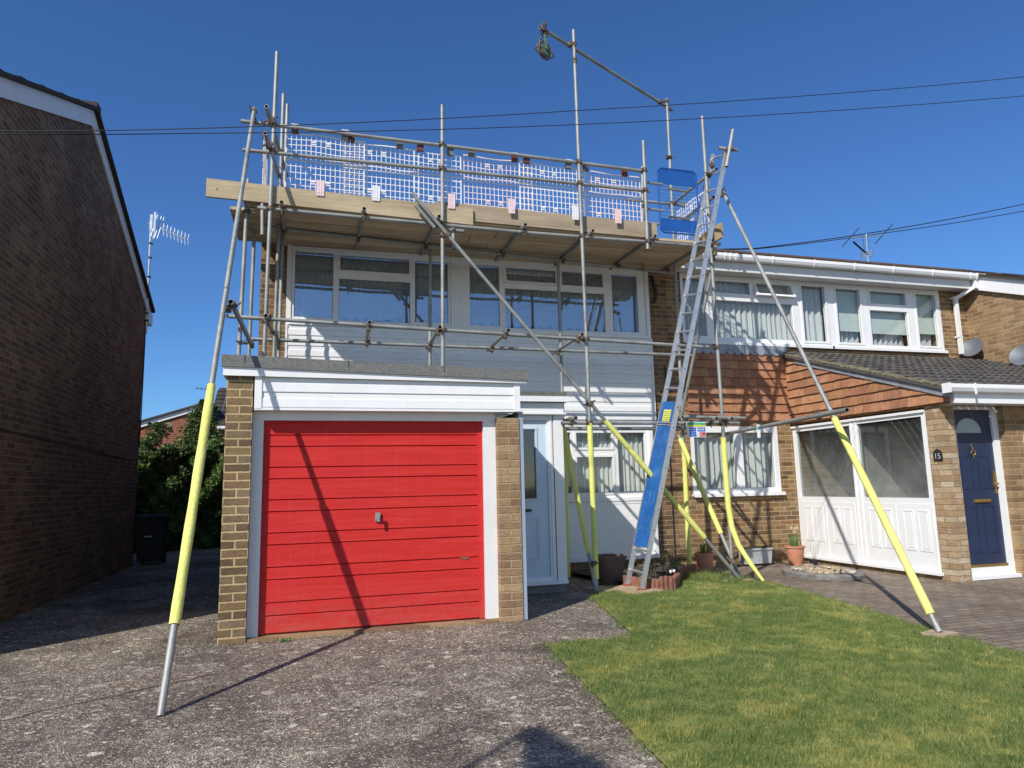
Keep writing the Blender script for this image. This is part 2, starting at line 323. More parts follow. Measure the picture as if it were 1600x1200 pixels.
m_coup = plain('rusty_forged_coupler', (.17, .135, .10), .7, .5, var=.4, scale=30, bump=.002, dirt=((.12, .06, .03), .8))
m_inner = plain('tube_inside', (.02, .016, .013), .9)
m_alu = plain('aluminium', (.60, .61, .62), .38, .75, var=.12, scale=9, bump=.0004, bscale=120)
def foamm():
    s = N('yellow_foam'); f = s.noise(2.2, 6, .7); c = s.ramp(f, [(.3, (.66, .66, .17)), (.6, (.74, .73, .22)), (.8, (.78, .76, .32))])
    d = s.ramp(s.noise(11, 8, .85), [(.54, (0, 0, 0)), (.72, (1, 1, 1))]); c = s.mix(s.math('MULTIPLY', d, .5), c, (.42, .39, .17)); d2 = s.ramp(s.noise(33, 4, .9, dist=1.0), [(.64, (0, 0, 0)), (.69, (1, 1, 1))]); c = s.mix(s.math('MULTIPLY', d2, .45), c, (.30, .27, .16))
    wr = s.noise(7, 3, .6); return s.fin(c, .8, 0, s.bump(s.math('ADD', s.noise(38, 5, .7), s.math('MULTIPLY', wr, 2.0)), .007), .2)
m_foam = foamm()
def woodm(name, a, b, ax='x', along=1.2, across=45):
    s = N(name); mp = s.n('Mapping'); s.l(s.pos(), mp.inputs[0]); mp.inputs['Scale'].default_value = (along, across, across) if ax == 'x' else (across, along, across)
    g = s.noise(1, 6, .7, vec=mp.outputs[0], dist=.25); c = s.ramp(g, [(.3, a), (.7, b)])
    m2 = s.n('Mapping'); s.l(s.pos(), m2.inputs[0]); m2.inputs['Scale'].default_value = (1.2, 5, 5) if ax == 'x' else (5, 1.2, 5)
    c = s.mix(.7, c, s.ramp(s.noise(1, 5, .65, vec=m2.outputs[0]), [(.3, (.62, .57, .52)), (.6, (1.08, 1.06, 1.02))]), 'MULTIPLY')
    a_ = s.n('Attribute', attribute_name='rnd'); c = s.mix(.55, c, s.ramp(a_.outputs['Fac'], [(0, (.62, .6, .58)), (1, (1.2, 1.15, 1.05))]), 'MULTIPLY')
    kv = s.n('TexVoronoi'); kv.inputs['Scale'].default_value = 3.1; s.l(s.pos(), kv.inputs['Vector']); k = s.ramp(kv.outputs['Distance'], [(.03, (1, 1, 1)), (.075, (0, 0, 0))]); c = s.mix(s.math('MULTIPLY', k, .75), c, tuple(x*.35 for x in a))
    return s.fin(c, .85, 0, s.bump(g, .0025), .2)
m_newwood = woodm('new_pine_board', (.44, .36, .245), (.58, .49, .345)); m_oldwood = woodm('weathered_board', (.31, .255, .19), (.43, .36, .27)); m_deck = woodm('dirty_scaffold_board', (.42, .33, .235), (.60, .49, .365))
m_endwood = woodm('weathered_end_board', (.40, .31, .19), (.55, .44, .28), 'y')
def upvcm(name, c=.80, dirtk=.25, bl=(1, 1, 1)):
    s = N(name); f = s.noise(2.3, 7, .75); col = s.ramp(f, [(.35, (c*.93*bl[0], c*.93*bl[1], c*.93*bl[2])), (.6, (c*bl[0], c*bl[1], c*bl[2]))])
    g = s.ramp(s.noise(24, 6, .8), [(.58, (0, 0, 0)), (.8, (1, 1, 1))]); col = s.mix(s.math('MULTIPLY', g, dirtk), col, (.48, .46, .42)); vm = s.n('Mapping'); s.l(s.pos(), vm.inputs[0]); vm.inputs['Scale'].default_value = (26, 26, 1.5); col = s.mix(s.math('MULTIPLY', s.ramp(s.noise(1, 5, .75, vec=vm.outputs[0]), [(.55, (0, 0, 0)), (.78, (1, 1, 1))]), dirtk*.8), col, (.42, .42, .36))
    return s.fin(col, .35, 0, s.bump(s.noise(6, 3, .5), .0015), .5)
m_pvc = upvcm('white_upvc'); m_paint = upvcm('white_gloss_paint', .74, .5); m_greywhite = upvcm('grey_white_soffit', .66, .35)  # soffit and fascia white has a greyer base tone
m_shadedoor = upvcm('shade_blue_white_door', .76, .2, (.74, .88, 1.0)); m_bluetrim = upvcm('grey_blue_trim', .45, .3, (.70, .82, 1.0))  # white door with bluish shade put into its base colour
def redm():
    s = N('faded_red_paint'); mp = s.n('Mapping'); s.l(s.pos(), mp.inputs[0]); mp.inputs['Scale'].default_value = (2.0, 4, 38)
    g = s.noise(1, 7, .72, vec=mp.outputs[0]); c = s.ramp(g, [(.3, (.46, .022, .020)), (.55, (.55, .030, .028)), (.75, (.57, .055, .050))])
    d = s.ramp(s.noise(3, 8, .8), [(.55, (0, 0, 0)), (.8, (1, 1, 1))]); c = s.mix(s.math('MULTIPLY', d, .30), c, (.44, .075, .065))
    sp = s.n('SeparateXYZ'); s.l(s.pos(), sp.inputs[0]); lo = s.n('MapRange'); lo.inputs[1].default_value = -1.32; lo.inputs[2].default_value = -.75; lo.inputs[3].default_value = 1; lo.inputs[4].default_value = 0; s.l(sp.outputs[2], lo.inputs[0])
    gr = s.math('MULTIPLY', s.math('POWER', lo.outputs[0], 2.0), s.ramp(s.noise(9, 6, .8), [(.35, (0, 0, 0)), (.65, (1, 1, 1))])); c = s.mix(s.math('MULTIPLY', gr, .38), c, (.30, .16, .12))
    vm = s.n('Mapping'); s.l(s.pos(), vm.inputs[0]); vm.inputs['Scale'].default_value = (30, 4, 1.2); c = s.mix(s.math('MULTIPLY', s.ramp(s.noise(1, 4, .7, vec=vm.outputs[0]), [(.55, (0, 0, 0)), (.8, (1, 1, 1))]), .16), c, (.50, .16, .14))
    return s.fin(c, .6, 0, s.bump(g, .0008), .15)
m_red = redm()
m_felt = plain('grey_roofing_felt', (.17, .17, .165), .95, var=.45, scale=70, bump=.008, bscale=160, dirt=((.26, .25, .21), .6))
m_feltg = plain('mossy_roofing_felt', (.12, .125, .10), .95, var=.3, scale=14, bump=.006, bscale=160, dirt=((.16, .17, .09), .8))
m_lead = plain('lead_flashing', (.30, .325, .37), .6, .3, var=.25, scale=9, bump=.006, bscale=14, dirt=((.45, .46, .48), .6))
def tilem(name, cols, spots=None, bs=.004):
    s = N(name); a = s.n('Attribute', attribute_name='rnd'); n = len(cols); c = s.ramp(a.outputs['Fac'], [(i/n, x) for i, x in enumerate(cols)], 'CONSTANT')
    c = s.mix(.7, c, s.ramp(s.noise(12, 6, .75), [(.3, (.6, .57, .55)), (.68, (1.25, 1.2, 1.15))]), 'MULTIPLY')
    if spots:
        k = s.ramp(s.noise(spots[1], 8, .8), [(spots[2], (0, 0, 0)), (spots[2]+.07, (1, 1, 1))]); c = s.mix(s.math('MULTIPLY', k, spots[3]), c, spots[0])
    return s.fin(c, .88, 0, s.bump(s.noise(70, 5, .7), bs), .25)
m_clay = tilem('clay_hanging_tile', [(.40, .195, .11), (.35, .165, .095), (.44, .23, .125), (.31, .15, .09), (.41, .21, .125), (.37, .185, .095)], ((.44, .31, .19), 15, .60, .5))
m_conc = tilem('grey_concrete_roof_tile', [(.085, .08, .075), (.10, .092, .085), (.075, .07, .066), (.092, .088, .08)], ((.30, .28, .22), 26, .66, .7))
m_brownt = tilem('brown_concrete_roof_tile', [(.085, .060, .050), (.07, .055, .048), (.10, .068, .055), (.062, .052, .048)], ((.32, .27, .20), 22, .60, .7))
m_darkt = tilem('dark_roof_tile', [(.06, .05, .045), (.075, .06, .052), (.05, .045, .042)])
def glassm(name, tint=(.9, .95, .94), refl=.16, frost=0., film=0., wav=.003):
    s = N(name); out = [n for n in s.t.nodes if n.type == 'OUTPUT_MATERIAL'][0]
    tr = s.n('BsdfTransparent'); tr.inputs[0].default_value = (*tint, 1); gl = s.n('BsdfGlossy'); gl.inputs['Roughness'].default_value = frost; gl.inputs[0].default_value = (.60, .78, 1, 1) if name == 'upper_window_glass' else (.92, .96, 1, 1)  # upper panes: deep blue of a reflected sky put into the gloss tint
    ge = s.n('NewGeometry'); dt = s.n('VectorMath', operation='DOT_PRODUCT'); s.l(ge.outputs['Normal'], dt.inputs[0]); s.l(ge.outputs['Incoming'], dt.inputs[1])
    c5 = s.math('POWER', s.math('SUBTRACT', 1.0, s.math('ABSOLUTE', dt.outputs['Value'])), 5.0)
    if wav: s.l(s.bump(s.noise(1.2, 2, .5), wav), gl.inputs['Normal'])
    f = s.math('ADD', refl, s.math('MULTIPLY', c5, .75 if refl > .09 else .35)); mx = s.n('MixShader'); s.l(f, mx.inputs[0]); s.l(tr.outputs[0], mx.inputs[1]); s.l(gl.outputs[0], mx.inputs[2])
    if film:
        df = s.n('BsdfDiffuse'); df.inputs[0].default_value = (.62, .64, .62, 1); m2 = s.n('MixShader'); sp = s.n('SeparateXYZ'); s.l(s.pos(), sp.inputs[0])
        mr = s.n('MapRange'); mr.inputs[1].default_value = -.35; mr.inputs[2].default_value = .75; mr.inputs[3].default_value = film; mr.inputs[4].default_value = film*.12; s.l(sp.outputs[2], mr.inputs[0])
        ff = s.math('MULTIPLY', mr.outputs[0], s.ramp(s.noise(3, 6, .7), [(.3, (.55, .55, .55)), (.7, (1.2, 1.2, 1.2))]), True)
        s.l(ff, m2.inputs[0]); s.l(mx.outputs[0], m2.inputs[1]); s.l(df.outputs[0], m2.inputs[2]); s.l(m2.outputs[0], out.inputs[0])
    else: s.l(mx.outputs[0], out.inputs[0])
    return s.mat
m_glass = glassm('window_glass', (.97, .985, .975), .085); m_glassu = glassm('upper_window_glass', (.90, .94, .98), .34); m_dusty = glassm('dusty_glass', (.62, .66, .64), .05, 0, .27, 0); m_frost = glassm('door_glass', (.45, .42, .38), .12, .05)
def netm(name, c, tr=.35):
    s = N(name); out = [n for n in s.t.nodes if n.type == 'OUTPUT_MATERIAL'][0]; f = s.noise(40, 4, .7); col = s.ramp(f, [(.3, tuple(x*.8 for x in c)), (.7, c)])
    df = s.n('BsdfDiffuse'); s.l(col, df.inputs[0]); tl = s.n('BsdfTranslucent'); s.l(col, tl.inputs[0]); m1 = s.n('MixShader'); m1.inputs[0].default_value = .3; s.l(df.outputs[0], m1.inputs[1]); s.l(tl.outputs[0], m1.inputs[2])
    t = s.n('BsdfTransparent'); m2 = s.n('MixShader'); m2.inputs[0].default_value = tr; s.l(m1.outputs[0], m2.inputs[1]); s.l(t.outputs[0], m2.inputs[2]); s.l(m2.outputs[0], out.inputs[0]); return s.mat
m_net = netm('net_curtain', (.80, .84, .83), .12); m_netu = netm('lace_curtain', (.78, .82, .84), .22); m_blind = netm('roller_blind', (.66, .76, .72), .02)
m_navy = plain('navy_door_paint', (.017, .030, .075), .35, var=.15, spec=.5, bump=.0006); m_brass = plain('brass', (.55, .38, .14), .35, .9); m_black = plain('black_plastic', (.02, .02, .022), .45); m_cable = plain('black_cable', (.012, .012, .014), .6)
m_terra = plain('terracotta', (.50, .21, .12), .8, var=.18, scale=9, bump=.002, dirt=((.55, .42, .33), .5)); m_tub = plain('brown_plastic_tub', (.14, .085, .07), .7, var=.2, bump=.002); m_edge = plain('old_clay_edging', (.23, .10, .065), .9, var=.35, scale=14, bump=.008, bscale=30, dirt=((.30, .24, .18), .6))
m_trough = plain('white_plastic_trough', (.42, .44, .44), .7, dirt=((.22, .22, .19), .6), scale=9); m_slab = plain('buff_concrete_slab', (.42, .31, .21), .95, var=.25, scale=12, bump=.006); m_conk = plain('old_concrete', (.19, .18, .165), .95, var=.35, scale=16, bump=.012, bscale=60, dirt=((.36, .33, .27), .6))
m_stone = tilem('beach_pebble', [(.42, .33, .22), (.50, .42, .32), (.36, .29, .22), (.46, .34, .19), (.30, .26, .23), (.55, .49, .40)], None, .003)
m_blue = plain('blue_polypropylene', (.012, .115, .40), .38, var=.12, scale=12, bump=.0008, dirt=((.25, .38, .55), .5)); 
def scuff():
    s = N('scuffed_blue_board'); mp = s.n('Mapping'); s.l(s.pos(), mp.inputs[0]); mp.inputs['Scale'].default_value = (26, 26, 3.5); f = s.noise(1, 7, .8, vec=mp.outputs[0], dist=.4)
    c = s.ramp(s.noise(5, 5, .7), [(.3, (.012, .085, .30)), (.7, (.018, .14, .44))]); c = s.mix(s.math('MULTIPLY', s.ramp(f, [(.54, (0, 0, 0)), (.68, (1, 1, 1))]), .6), c, (.22, .36, .55)); return s.fin(c, .45, 0, s.bump(f, .001), .4)
m_blue = scuff()
m_bluem = plain('blue_painted_steel', (.010, .085, .33), .4, var=.1)
m_yel = plain('yellow_label', (.75, .68, .08), .5); m_white = plain('white_plastic', (.80, .78, .79), .45, var=.06); m_pinkw = plain('pinkish_white_plastic', (.80, .68, .69), .5, var=.1); m_pinkt = plain('pink_printed_tongue', (.80, .60, .61), .5, var=.12, scale=30); m_maroon = plain('maroon_clip', (.14, .04, .045), .6); m_greyc = plain('grey_clip', (.16, .165, .175), .6)
m_green = plain('green_print', (.05, .42, .20), .5); m_signb = plain('blue_print', (.03, .13, .55), .5); m_signr = plain('red_print', (.60, .04, .05), .5); m_teal = plain('teal_print', (.03, .33, .38), .5)
m_rope = plain('tan_rope', (.45, .36, .22), .9); m_verdi = plain('green_painted_pulley', (.13, .24, .17), .6, .3, var=.25, dirt=((.2, .11, .06), .7)); m_rust = plain('rusty_steel', (.24, .12, .07), .75, .3, var=.3, scale=25)
m_bin = plain('black_wheelie_bin', (.009, .010, .010), .6); m_dish = plain('grey_satellite_dish', (.13, .14, .16), .5, .2); m_earth = plain('dark_topsoil', (.06, .045, .032), .98, var=.4, scale=20, bump=.02, bscale=30)
m_room = plain('dim_room_plaster', (.30, .29, .27), .9); m_step = plain('concrete_step', (.20, .19, .175), .95, bump=.006)
m_base = plain('roadside_ground', (.10, .095, .085), .95, var=.2, scale=.5, bump=.004)

G = -1.35
# ---------------------------------------------------------------- ground
b = B(); b.box(-320, 320, -320, 320, G-.30, G-.02); struct('ground', b, m_base)
b = B(); b.poly([(-3.30, -4, G), (1.55, -4, G), (1.60, 2.6, G), (1.67, 3.23, G), (1.97, 5.84, G), (2.80, 5.85, G), (3.28, 8.0, G), (3.9, 9.1, G), (3.9, 10.25, G), (-.6, 10.25, G), (-.6, 21, G), (-4.4, 17.6, G), (-3.30, 16.0, G)]); b.prism([(p[0], p[1], G-.02) for p in [(-3.30, -4), (1.55, -4), (3.9, 10.25), (-3.3, 10.25)]], (0, 0, -.01)); struct('driveway', b, m_tar)
LAWN = [(3.28, 8.0), (3.55, 8.32), (4.15, 8.12), (4.5, 8.35), (5.0, 9.05), (5.59, 9.15), (5.9, 8.26), (5.62, 6.6), (5.25, 4.9), (5.19, 4.2), (4.9, 2.4), (4.8, -1), (1.58, -1), (1.60, 2.6), (1.67, 3.23), (1.97, 5.84), (2.80, 5.85)]
b = B(); b.poly([(x, y, G+.012) for x, y in LAWN]); b.poly([(3.28, 8.0, G+.006), (3.9, 9.1, G+.006), (3.9, 10.2, G+.006), (5.7, 10.2, G+.006), (5.59, 9.15, G+.006), (5.0, 9.05, G+.006), (4.5, 8.35, G+.006), (4.15, 8.12, G+.006), (3.55, 8.32, G+.006)]); struct('lawn', b, m_soil)
b = B(); b.poly([(5.59, 9.15, G-.004), (5.9, 8.26, G-.004), (5.62, 6.6, G-.004), (5.25, 4.9, G-.004), (5.19, 4.2, G-.004), (4.9, 2.4, G-.004), (4.8, -1, G-.004), (14, -1, G-.004), (14, 10.3, G-.004), (5.5, 10.3, G-.004)]); struct('block_paved_path', b, m_pave)
# cracks in the tarmac
def strip(pts, w, z, m, name, label=None):
    b = B()
    for i in range(len(pts)-1):
        p, q = Vector((*pts[i], z)), Vector((*pts[i+1], z)); d = (q-p).normalized(); n = Vector((-d.y, d.x, 0))*w
        b.quad(p-n, q-n*.8, q+n*.8, p+n)
    return b
q = random.Random(3); pts = [(-2.35+i*.075, 4.85+i*.075*.62+q.uniform(-.03, .03)) for i in range(24)]
struct('driveway_crack', strip(pts, .007, G+.003, None, ''), m_earth)
# grass blades
def in_poly(P, poly):
    x, y = P[:, 0], P[:, 1]; c = np.zeros(len(P), bool); n = len(poly)
    for i in range(n):
        x1, y1 = poly[i]; x2, y2 = poly[(i+1) % n]
        k = ((y1 > y) != (y2 > y)) & (x < (x2-x1)*(y-y1)/(y2-y1+1e-12)+x1); c ^= k
    return c
def tri_mesh(name, V, mat, rnd):
    n = len(V)//3; me = bpy.data.meshes.new(name); me.vertices.add(3*n); me.vertices.foreach_set('co', V.astype(np.float32).ravel())
    me.loops.add(3*n); me.loops.foreach_set('vertex_index', np.arange(3*n, dtype=np.int32)); me.polygons.add(n); me.polygons.foreach_set('loop_start', np.arange(0, 3*n, 3, dtype=np.int32))
    me.materials.append(mat); a = me.attributes.new('rnd', 'FLOAT', 'FACE'); a.data.foreach_set('value', rnd.astype(np.float32)); me.update(calc_edges=True); return me
from mathutils import noise as mn
def ngrid(scale, oct_, seed, n=200, x0=1., y0=2., L=8.):
    g = np.array([[mn.fractal(Vector((x0+L*i/n, y0+L*j/n, seed))*scale, .7, 2.1, oct_) for j in range(n)] for i in range(n)]); g = (g-g.mean())/g.std()
    def f(P): i = np.clip(((P[:, 0]-x0)/L*n).astype(int), 0, n-1); j = np.clip(((P[:, 1]-y0)/L*n).astype(int), 0, n-1); return g[i, j]
    return f
NG1, NG2 = ngrid(1.3, 5, 3.3), ngrid(5.5, 4, 9.1, 320)
def blades(name, poly, n, hmin, hmax, w, z0, lean=.55):
    xs = [p[0] for p in poly]; ys = [p[1] for p in poly]; P = np.stack([rng.uniform(min(xs), max(xs), n), rng.uniform(min(ys), max(ys), n)], 1)
    e = rng.normal(0, .035, (n, 2))+.030*np.sin(P*13)[:, ::-1]+.02*np.sin(P*37+1)[:, ::-1]; P = P[in_poly(P+e, poly)]; n = len(P)
    n1, n2 = NG1(P), NG2(P); bald = np.clip((n1*.55+n2*.75+(P[:, 0]-3.4)*.35-1.0)*.9, 0, 1)
    keep = rng.random(n) > .5*bald; P, n1, n2, bald = P[keep], n1[keep], n2[keep], bald[keep]; n = len(P); patch = np.clip(.5+.3*n1, 0, 1); patch2 = np.clip(.5+.4*n2, 0, 1)
    h = (hmin+(hmax-hmin)*rng.random(n)**1.9)*(.40+.35*patch+.85*patch2)*(1-.4*bald); a = rng.uniform(0, 6.283, n); L = h*lean*rng.random(n)*1.6; d = np.stack([np.cos(a), np.sin(a)], 1); b_ = rng.uniform(0, 6.283, n); s = np.stack([np.cos(b_), np.sin(b_)], 1)*(w*(.6+.8*rng.random(n)))[:, None]
    base = np.concatenate([P, np.full((n, 1), z0)], 1); V = np.zeros((n, 3, 3)); V[:, 0] = base; V[:, 0, :2] -= s; V[:, 1] = base; V[:, 1, :2] += s; V[:, 2] = base; V[:, 2, :2] += d*L[:, None]; V[:, 2, 2] += h
    me = tri_mesh(name, V.reshape(-1, 3), m_grass, np.clip(.06+rng.random(n)**1.25*.72+.30*bald+.10*(1-patch2), 0, 1)); o = bpy.data.objects.new(name, me); COL.objects.link(o); return o
VIS = [(3.28, 8.0), (3.55, 8.36), (4.15, 8.2), (4.5, 8.40), (5.0, 9.08), (5.59, 9.17), (5.92, 8.26), (5.64, 6.6), (5.27, 4.9), (5.21, 4.2), (4.95, 2.4), (1.58, 2.4), (1.60, 2.6), (1.67, 3.23), (1.97, 5.86), (2.80, 5.87)]
o = blades('grass', VIS, 520000, .014, .042, .0019, G+.01); tag(o, 'mown lawn of green grass with yellow mossy patches', 'grass', kind='stuff')
o = blades('long_grass', [(5.0, 8.75), (5.15, 9.1), (5.6, 9.15), (5.8, 8.5), (5.5, 8.3)], 9000, .04, .13, .003, G+.01); tag(o, 'longer uncut grass round the foot of the brown edging', 'grass', kind='stuff')

# ---------------------------------------------------------------- generic builders
def tiled_roof(b, o, u, v, nu, nv, tw, th, lift, wave=0, m=0, clipf=None):
    """rows of overlapping tiles: o origin at eave, u unit along eave, v unit up slope"""
    o = Vector(o); u = Vector(u).normalized(); v = Vector(v).normalized(); n = u.cross(v); n = n if n.z > 0 else -n
    for j in range(nv):
        for i in range(nu):
            off = .5*tw if (j % 2 and not wave) else 0; r = random.random()
            jl = random.uniform(-.15, .15)*lift
            u_0 = i*tw+off; segs = 6 if wave else 1; g = .004
            if clipf and not clipf(u_0+tw/2, (j+.5)*th): continue
            for k in range(segs):
                a0 = u_0+g*(k == 0)+tw*k/segs; a1 = u_0+tw*(k+1)/segs-g*(k == segs-1)
                w0 = wave*(.5-.5*math.cos(2*math.pi*k/segs)); w1 = wave*(.5-.5*math.cos(2*math.pi*(k+1)/segs))
                p0 = o+u*a0+v*(j*th)+n*(lift+w0+jl); p1 = o+u*a1+v*(j*th)+n*(lift+w1+jl); p2 = o+u*a1+v*((j+1)*th+.02)+n*(w1+.001); p3 = o+u*a0+v*((j+1)*th+.02)+n*(w0+.001)
                b.quad(p0, p1, p2, p3, m, r); b.quad(p0-n*(lift+w0+jl), p1-n*(lift+w1+jl), p1, p0, m, r)
            if not wave:
                p0 = o+u*(u_0+g)+v*(j*th)+n*(lift+jl); b.quad(p0-n*lift, p0, o+u*(u_0+g)+v*((j+1)*th)+n*.001, o+u*(u_0+g)+v*((j+1)*th), m, r)
                p1 = o+u*(u_0+tw-g)+v*(j*th)+n*(lift+jl); b.quad(p1, p1-n*lift, o+u*(u_0+tw-g)+v*((j+1)*th), o+u*(u_0+tw-g)+v*((j+1)*th)+n*.001, m, r)
def curtain(F, u0, u1, z0, z1, n, amp=.022, wl=.11, scallop=0, seed=1, closed=1.0):
    b = B(); q = random.Random(seed); k = int((u1-u0)/.0125); ph = q.random()*6; zt = 5
    P = []
    for i in range(k+1):
        u = u0+(u1-u0)*i/k; t = u/wl*6.283+ph+1.3*math.sin(u*5.1+ph); d = amp*(math.sin(t)+.35*math.sin(t*2.3+1))
        zb = z0+(scallop*(1-abs(math.sin(u*3.1416/.16))) if scallop else 0); P.append((u, d, zb))
    for i in range(k):
        (ua, da, za), (ub, db, zb) = P[i], P[i+1]
        b.quad(F.p(ua, n+da*.6, z1), F.p(ub, n+db*.6, z1), F.p(ub, n+db, zb), F.p(ua, n+da, za), 0, .5)
    return b
def window(root, F, u0, u1, z0, z1, opens, glass, fw_=.05, nf=.0, depth=.07, cill=True, cur=None, fm=None, label=None, proud=.012, sw=.038, name='window', cilln=.05):
    """frame with holes; each opening is (u0,u1,z0,z1,kind,tilt) kind 's' sash / 'f' fixed"""
    fm = fm or m_pvc; hb = B(); holes = [o[:4] for o in opens]; plate(hb, F, u0, u1, z0, z1, holes, nf-depth, nf)
    # glazing rebate line round the frame edge
    if cill: fbox(hb, F, u0-.02, u1+.02, nf-.03, nf+cilln, z0-.038, z0-.002); fbox(hb, F, u0-.02, u1+.02, nf+cilln, nf+cilln+.006, z0-.055, z0-.008)
    fr = obj(name, hb, fm, root, label=label)
    for op in opens:
        a, c, d, e, kind = op[:5]; tilt = op[5] if len(op) > 5 else 0
        s = B(); ov = .032 if kind == 's' else 0; w = ov+.005 if kind == 's' else .007; nn = nf+proud if kind == 's' else nf-.012
        def T(u, n, z):   # top-hung opening
            if not tilt: return F.p(u, n, z)
            zz = e-z; return F.p(u, n+zz*math.sin(tilt), e-zz*math.cos(tilt))
        class TF: p = staticmethod(T)
        plate(s, TF, a-ov, c+ov, d-ov, e+ov, [(a+w-ov, c-w+ov, d+w-ov, e-w+ov)], nf-.045, nn)
        so_ = obj('sash' if kind == 's' else 'glazing_bead', s, fm, fr)
        g = B(); g.quad(T(a+.002, nf-.03, d+.002), T(c-.002, nf-.03, d+.002), T(c-.002, nf-.03, e-.002), T(a+.002, nf-.03, e-.002)); obj('pane', g, glass, fr)
        k = B(); t_ = .004; i0, i1, j0, j1 = a+w-ov, c-w+ov, d+w-ov, e-w+ov   # black gasket
        for (p_, q_, r_, s_) in ((i0, i1, j0, j0+t_), (i0, i1, j1-t_, j1), (i0, i0+t_, j0+t_, j1-t_), (i1-t_, i1, j0+t_, j1-t_)):
            k.quad(T(p_, nf-.026, r_), T(q_, nf-.026, r_), T(q_, nf-.026, s_), T(p_, nf-.026, s_))
        obj('gasket', k, m_black, fr)
    return fr
def shiplap(F, u0, u1, z0, z1, gauge=.15, n=0.0, m=0, proud=.0):
    """white ogee cladding boards: profile extruded along u"""
    b = B(); z = z1
    while z > z0+.01:
        zb = max(z0, z-gauge)
        prof = [(0, z), (.004, z-.012), (.004, z-.05), (.012, z-.062), (.014, zb+.012), (.014, zb+.006), (.0, zb)]
        prof = [(a, max(zz, zb)) for a, zz in prof]
        for i in range(len(prof)-1):
            a, c = prof[i], prof[i+1]; b.quad(F.p(u0, n+a[0], a[1]), F.p(u1, n+a[0], a[1]), F.p(u1, n+c[0], c[1]), F.p(u0, n+c[0], c[1]), m)
        z = zb
    return b
def leaves(name, n, sampler, size, mat, parent=None, flat=.3):
    P, rn = sampler(n); n = len(P); a = rng.normal(0, 1, (n, 3)); a /= np.linalg.norm(a, axis=1)[:, None]; c = rng.normal(0, 1, (n, 3)); c -= a*(a*c).sum(1)[:, None]; c /= np.linalg.norm(c, axis=1)[:, None]
    s = size*(.6+.8*rng.random(n))[:, None]; V = np.zeros((n, 2, 3, 3)); p0 = P-a*s; p1 = P+a*s; q0 = P+c*s*.45; q1 = P-c*s*.45
    V[:, 0, 0] = p0; V[:, 0, 1] = q0; V[:, 0, 2] = p1; V[:, 1, 0] = p0; V[:, 1, 1] = p1; V[:, 1, 2] = q1
    me = tri_mesh(name, V.reshape(-1, 3), mat, np.repeat(rn, 2)); return obj(name, me, mat, parent)
FH = Fc('y', 10.2)

# ---------------------------------------------------------------- house on the left (dark gable)
H = thing('brick_house', (-3.17, 10.95, G), 'dark brown brick house with blank gable wall at the far left', 'house')
b = B(); ye0, yr, ye1 = 6.75, 10.95, 15.15; ze, zr = 3.62, 5.38
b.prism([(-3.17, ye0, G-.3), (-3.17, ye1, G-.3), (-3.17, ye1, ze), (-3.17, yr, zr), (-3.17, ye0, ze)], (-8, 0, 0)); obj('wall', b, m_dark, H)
b = B(); th = .235
for (ya, yb, za, zb) in ((6.45, 10.95, 3.72, 5.62), (15.40, 10.95, 3.72, 5.62)):   # bargeboards
    b.prism([(-3.135, ya, za-th), (-3.135, yb, zb-th), (-3.135, yb, zb), (-3.135, ya, za)], (-.03, 0, 0))
obj('bargeboard', b, m_paint, H)
b = B(); b.box(-3.25, -3.10, 15.05, 15.42, 3.38, 3.62); obj('box_end', b, m_paint, H); b = B(); b.box(-3.25, -3.10, 6.42, 6.80, 3.38, 3.62); obj('box_end', b, m_paint, H)
b = B()
for sgn, yo in ((1, 6.40), (-1, 15.50)):
    v = Vector((0, sgn*4.5, 1.92)).normalized(); tiled_roof(b, (-3.08, yo, 3.70+.02), (-1, 0, 0), v, 16, 15, .32, .335, .035, 0)
    b.beam((-3.12, yo, 3.70), (-3.12, 10.95, 5.66), .09, .05)
b.box(-8.5, -3.07, 10.85, 11.05, 5.62, 5.72); obj('roof', b, m_darkt, H)
b = B(); b.path([(-3.155, 6.9, .76), (-3.155, 8.7, .715), (-3.155, 11.9, .68), (-3.155, 14.6, .63)], .008, 5); obj('wall_cable', b, m_cable, H)
b = B(); b.path([(-3.155, 15.10, 3.3), (-3.15, 15.11, 1.6), (-3.155, 15.10, .9)], .010, 6); obj('aerial_lead', b, m_cable, H)
# its aerial
A = thing('tv_aerial', (-3.13, 15.05, 3.3), 'silver television aerial with many short rods on the gable of the dark house', 'aerial')
b = B(); b.tube((-3.13, 15.05, 3.15), (-3.15, 15.05, 5.50), .02, 10); obj('mast', b, m_alu, A)
b = B(); b0 = Vector((-3.15, 15.05, 5.42)); b1 = Vector((-2.50, 15.25, 5.22)); b.beam(b0-Vector((.06, 0, -.015)), b1, .02, .02); obj('boom', b, m_alu, A)
b = B(); bd = (b1-b0)
for k in range(8):
    p = b0+bd*(.30+.7*k/7)
    for sx in (-1, 1): b.path([p+Vector((sx*.035, 0, .12)), p+Vector((sx*.02, 0, .02)), p+Vector((sx*.02, 0, -.02)), p+Vector((sx*.035, 0, -.12))], .005, 5)
for k in (0.10, .2, .27): b.tube(b0+bd*k+Vector((.03, .1, .28)), b0+bd*k-Vector((.04, .1, .26)), .006, 6)
obj('director_rods', b, m_alu, A)
b = B(); b.box(-3.17, -3.12, 15.03, 15.07, 5.28, 5.62); b.box(-3.10, -3.06, 15.03, 15.07, 5.10, 5.68); obj('reflector', b, m_alu, A)
for z in (3.4, 3.55, 4.3, 4.7, 5.0): b = B(); b.box(-3.165, -3.10, 15.02, 15.08, z, z+.03); obj('clip', b, m_black, A)

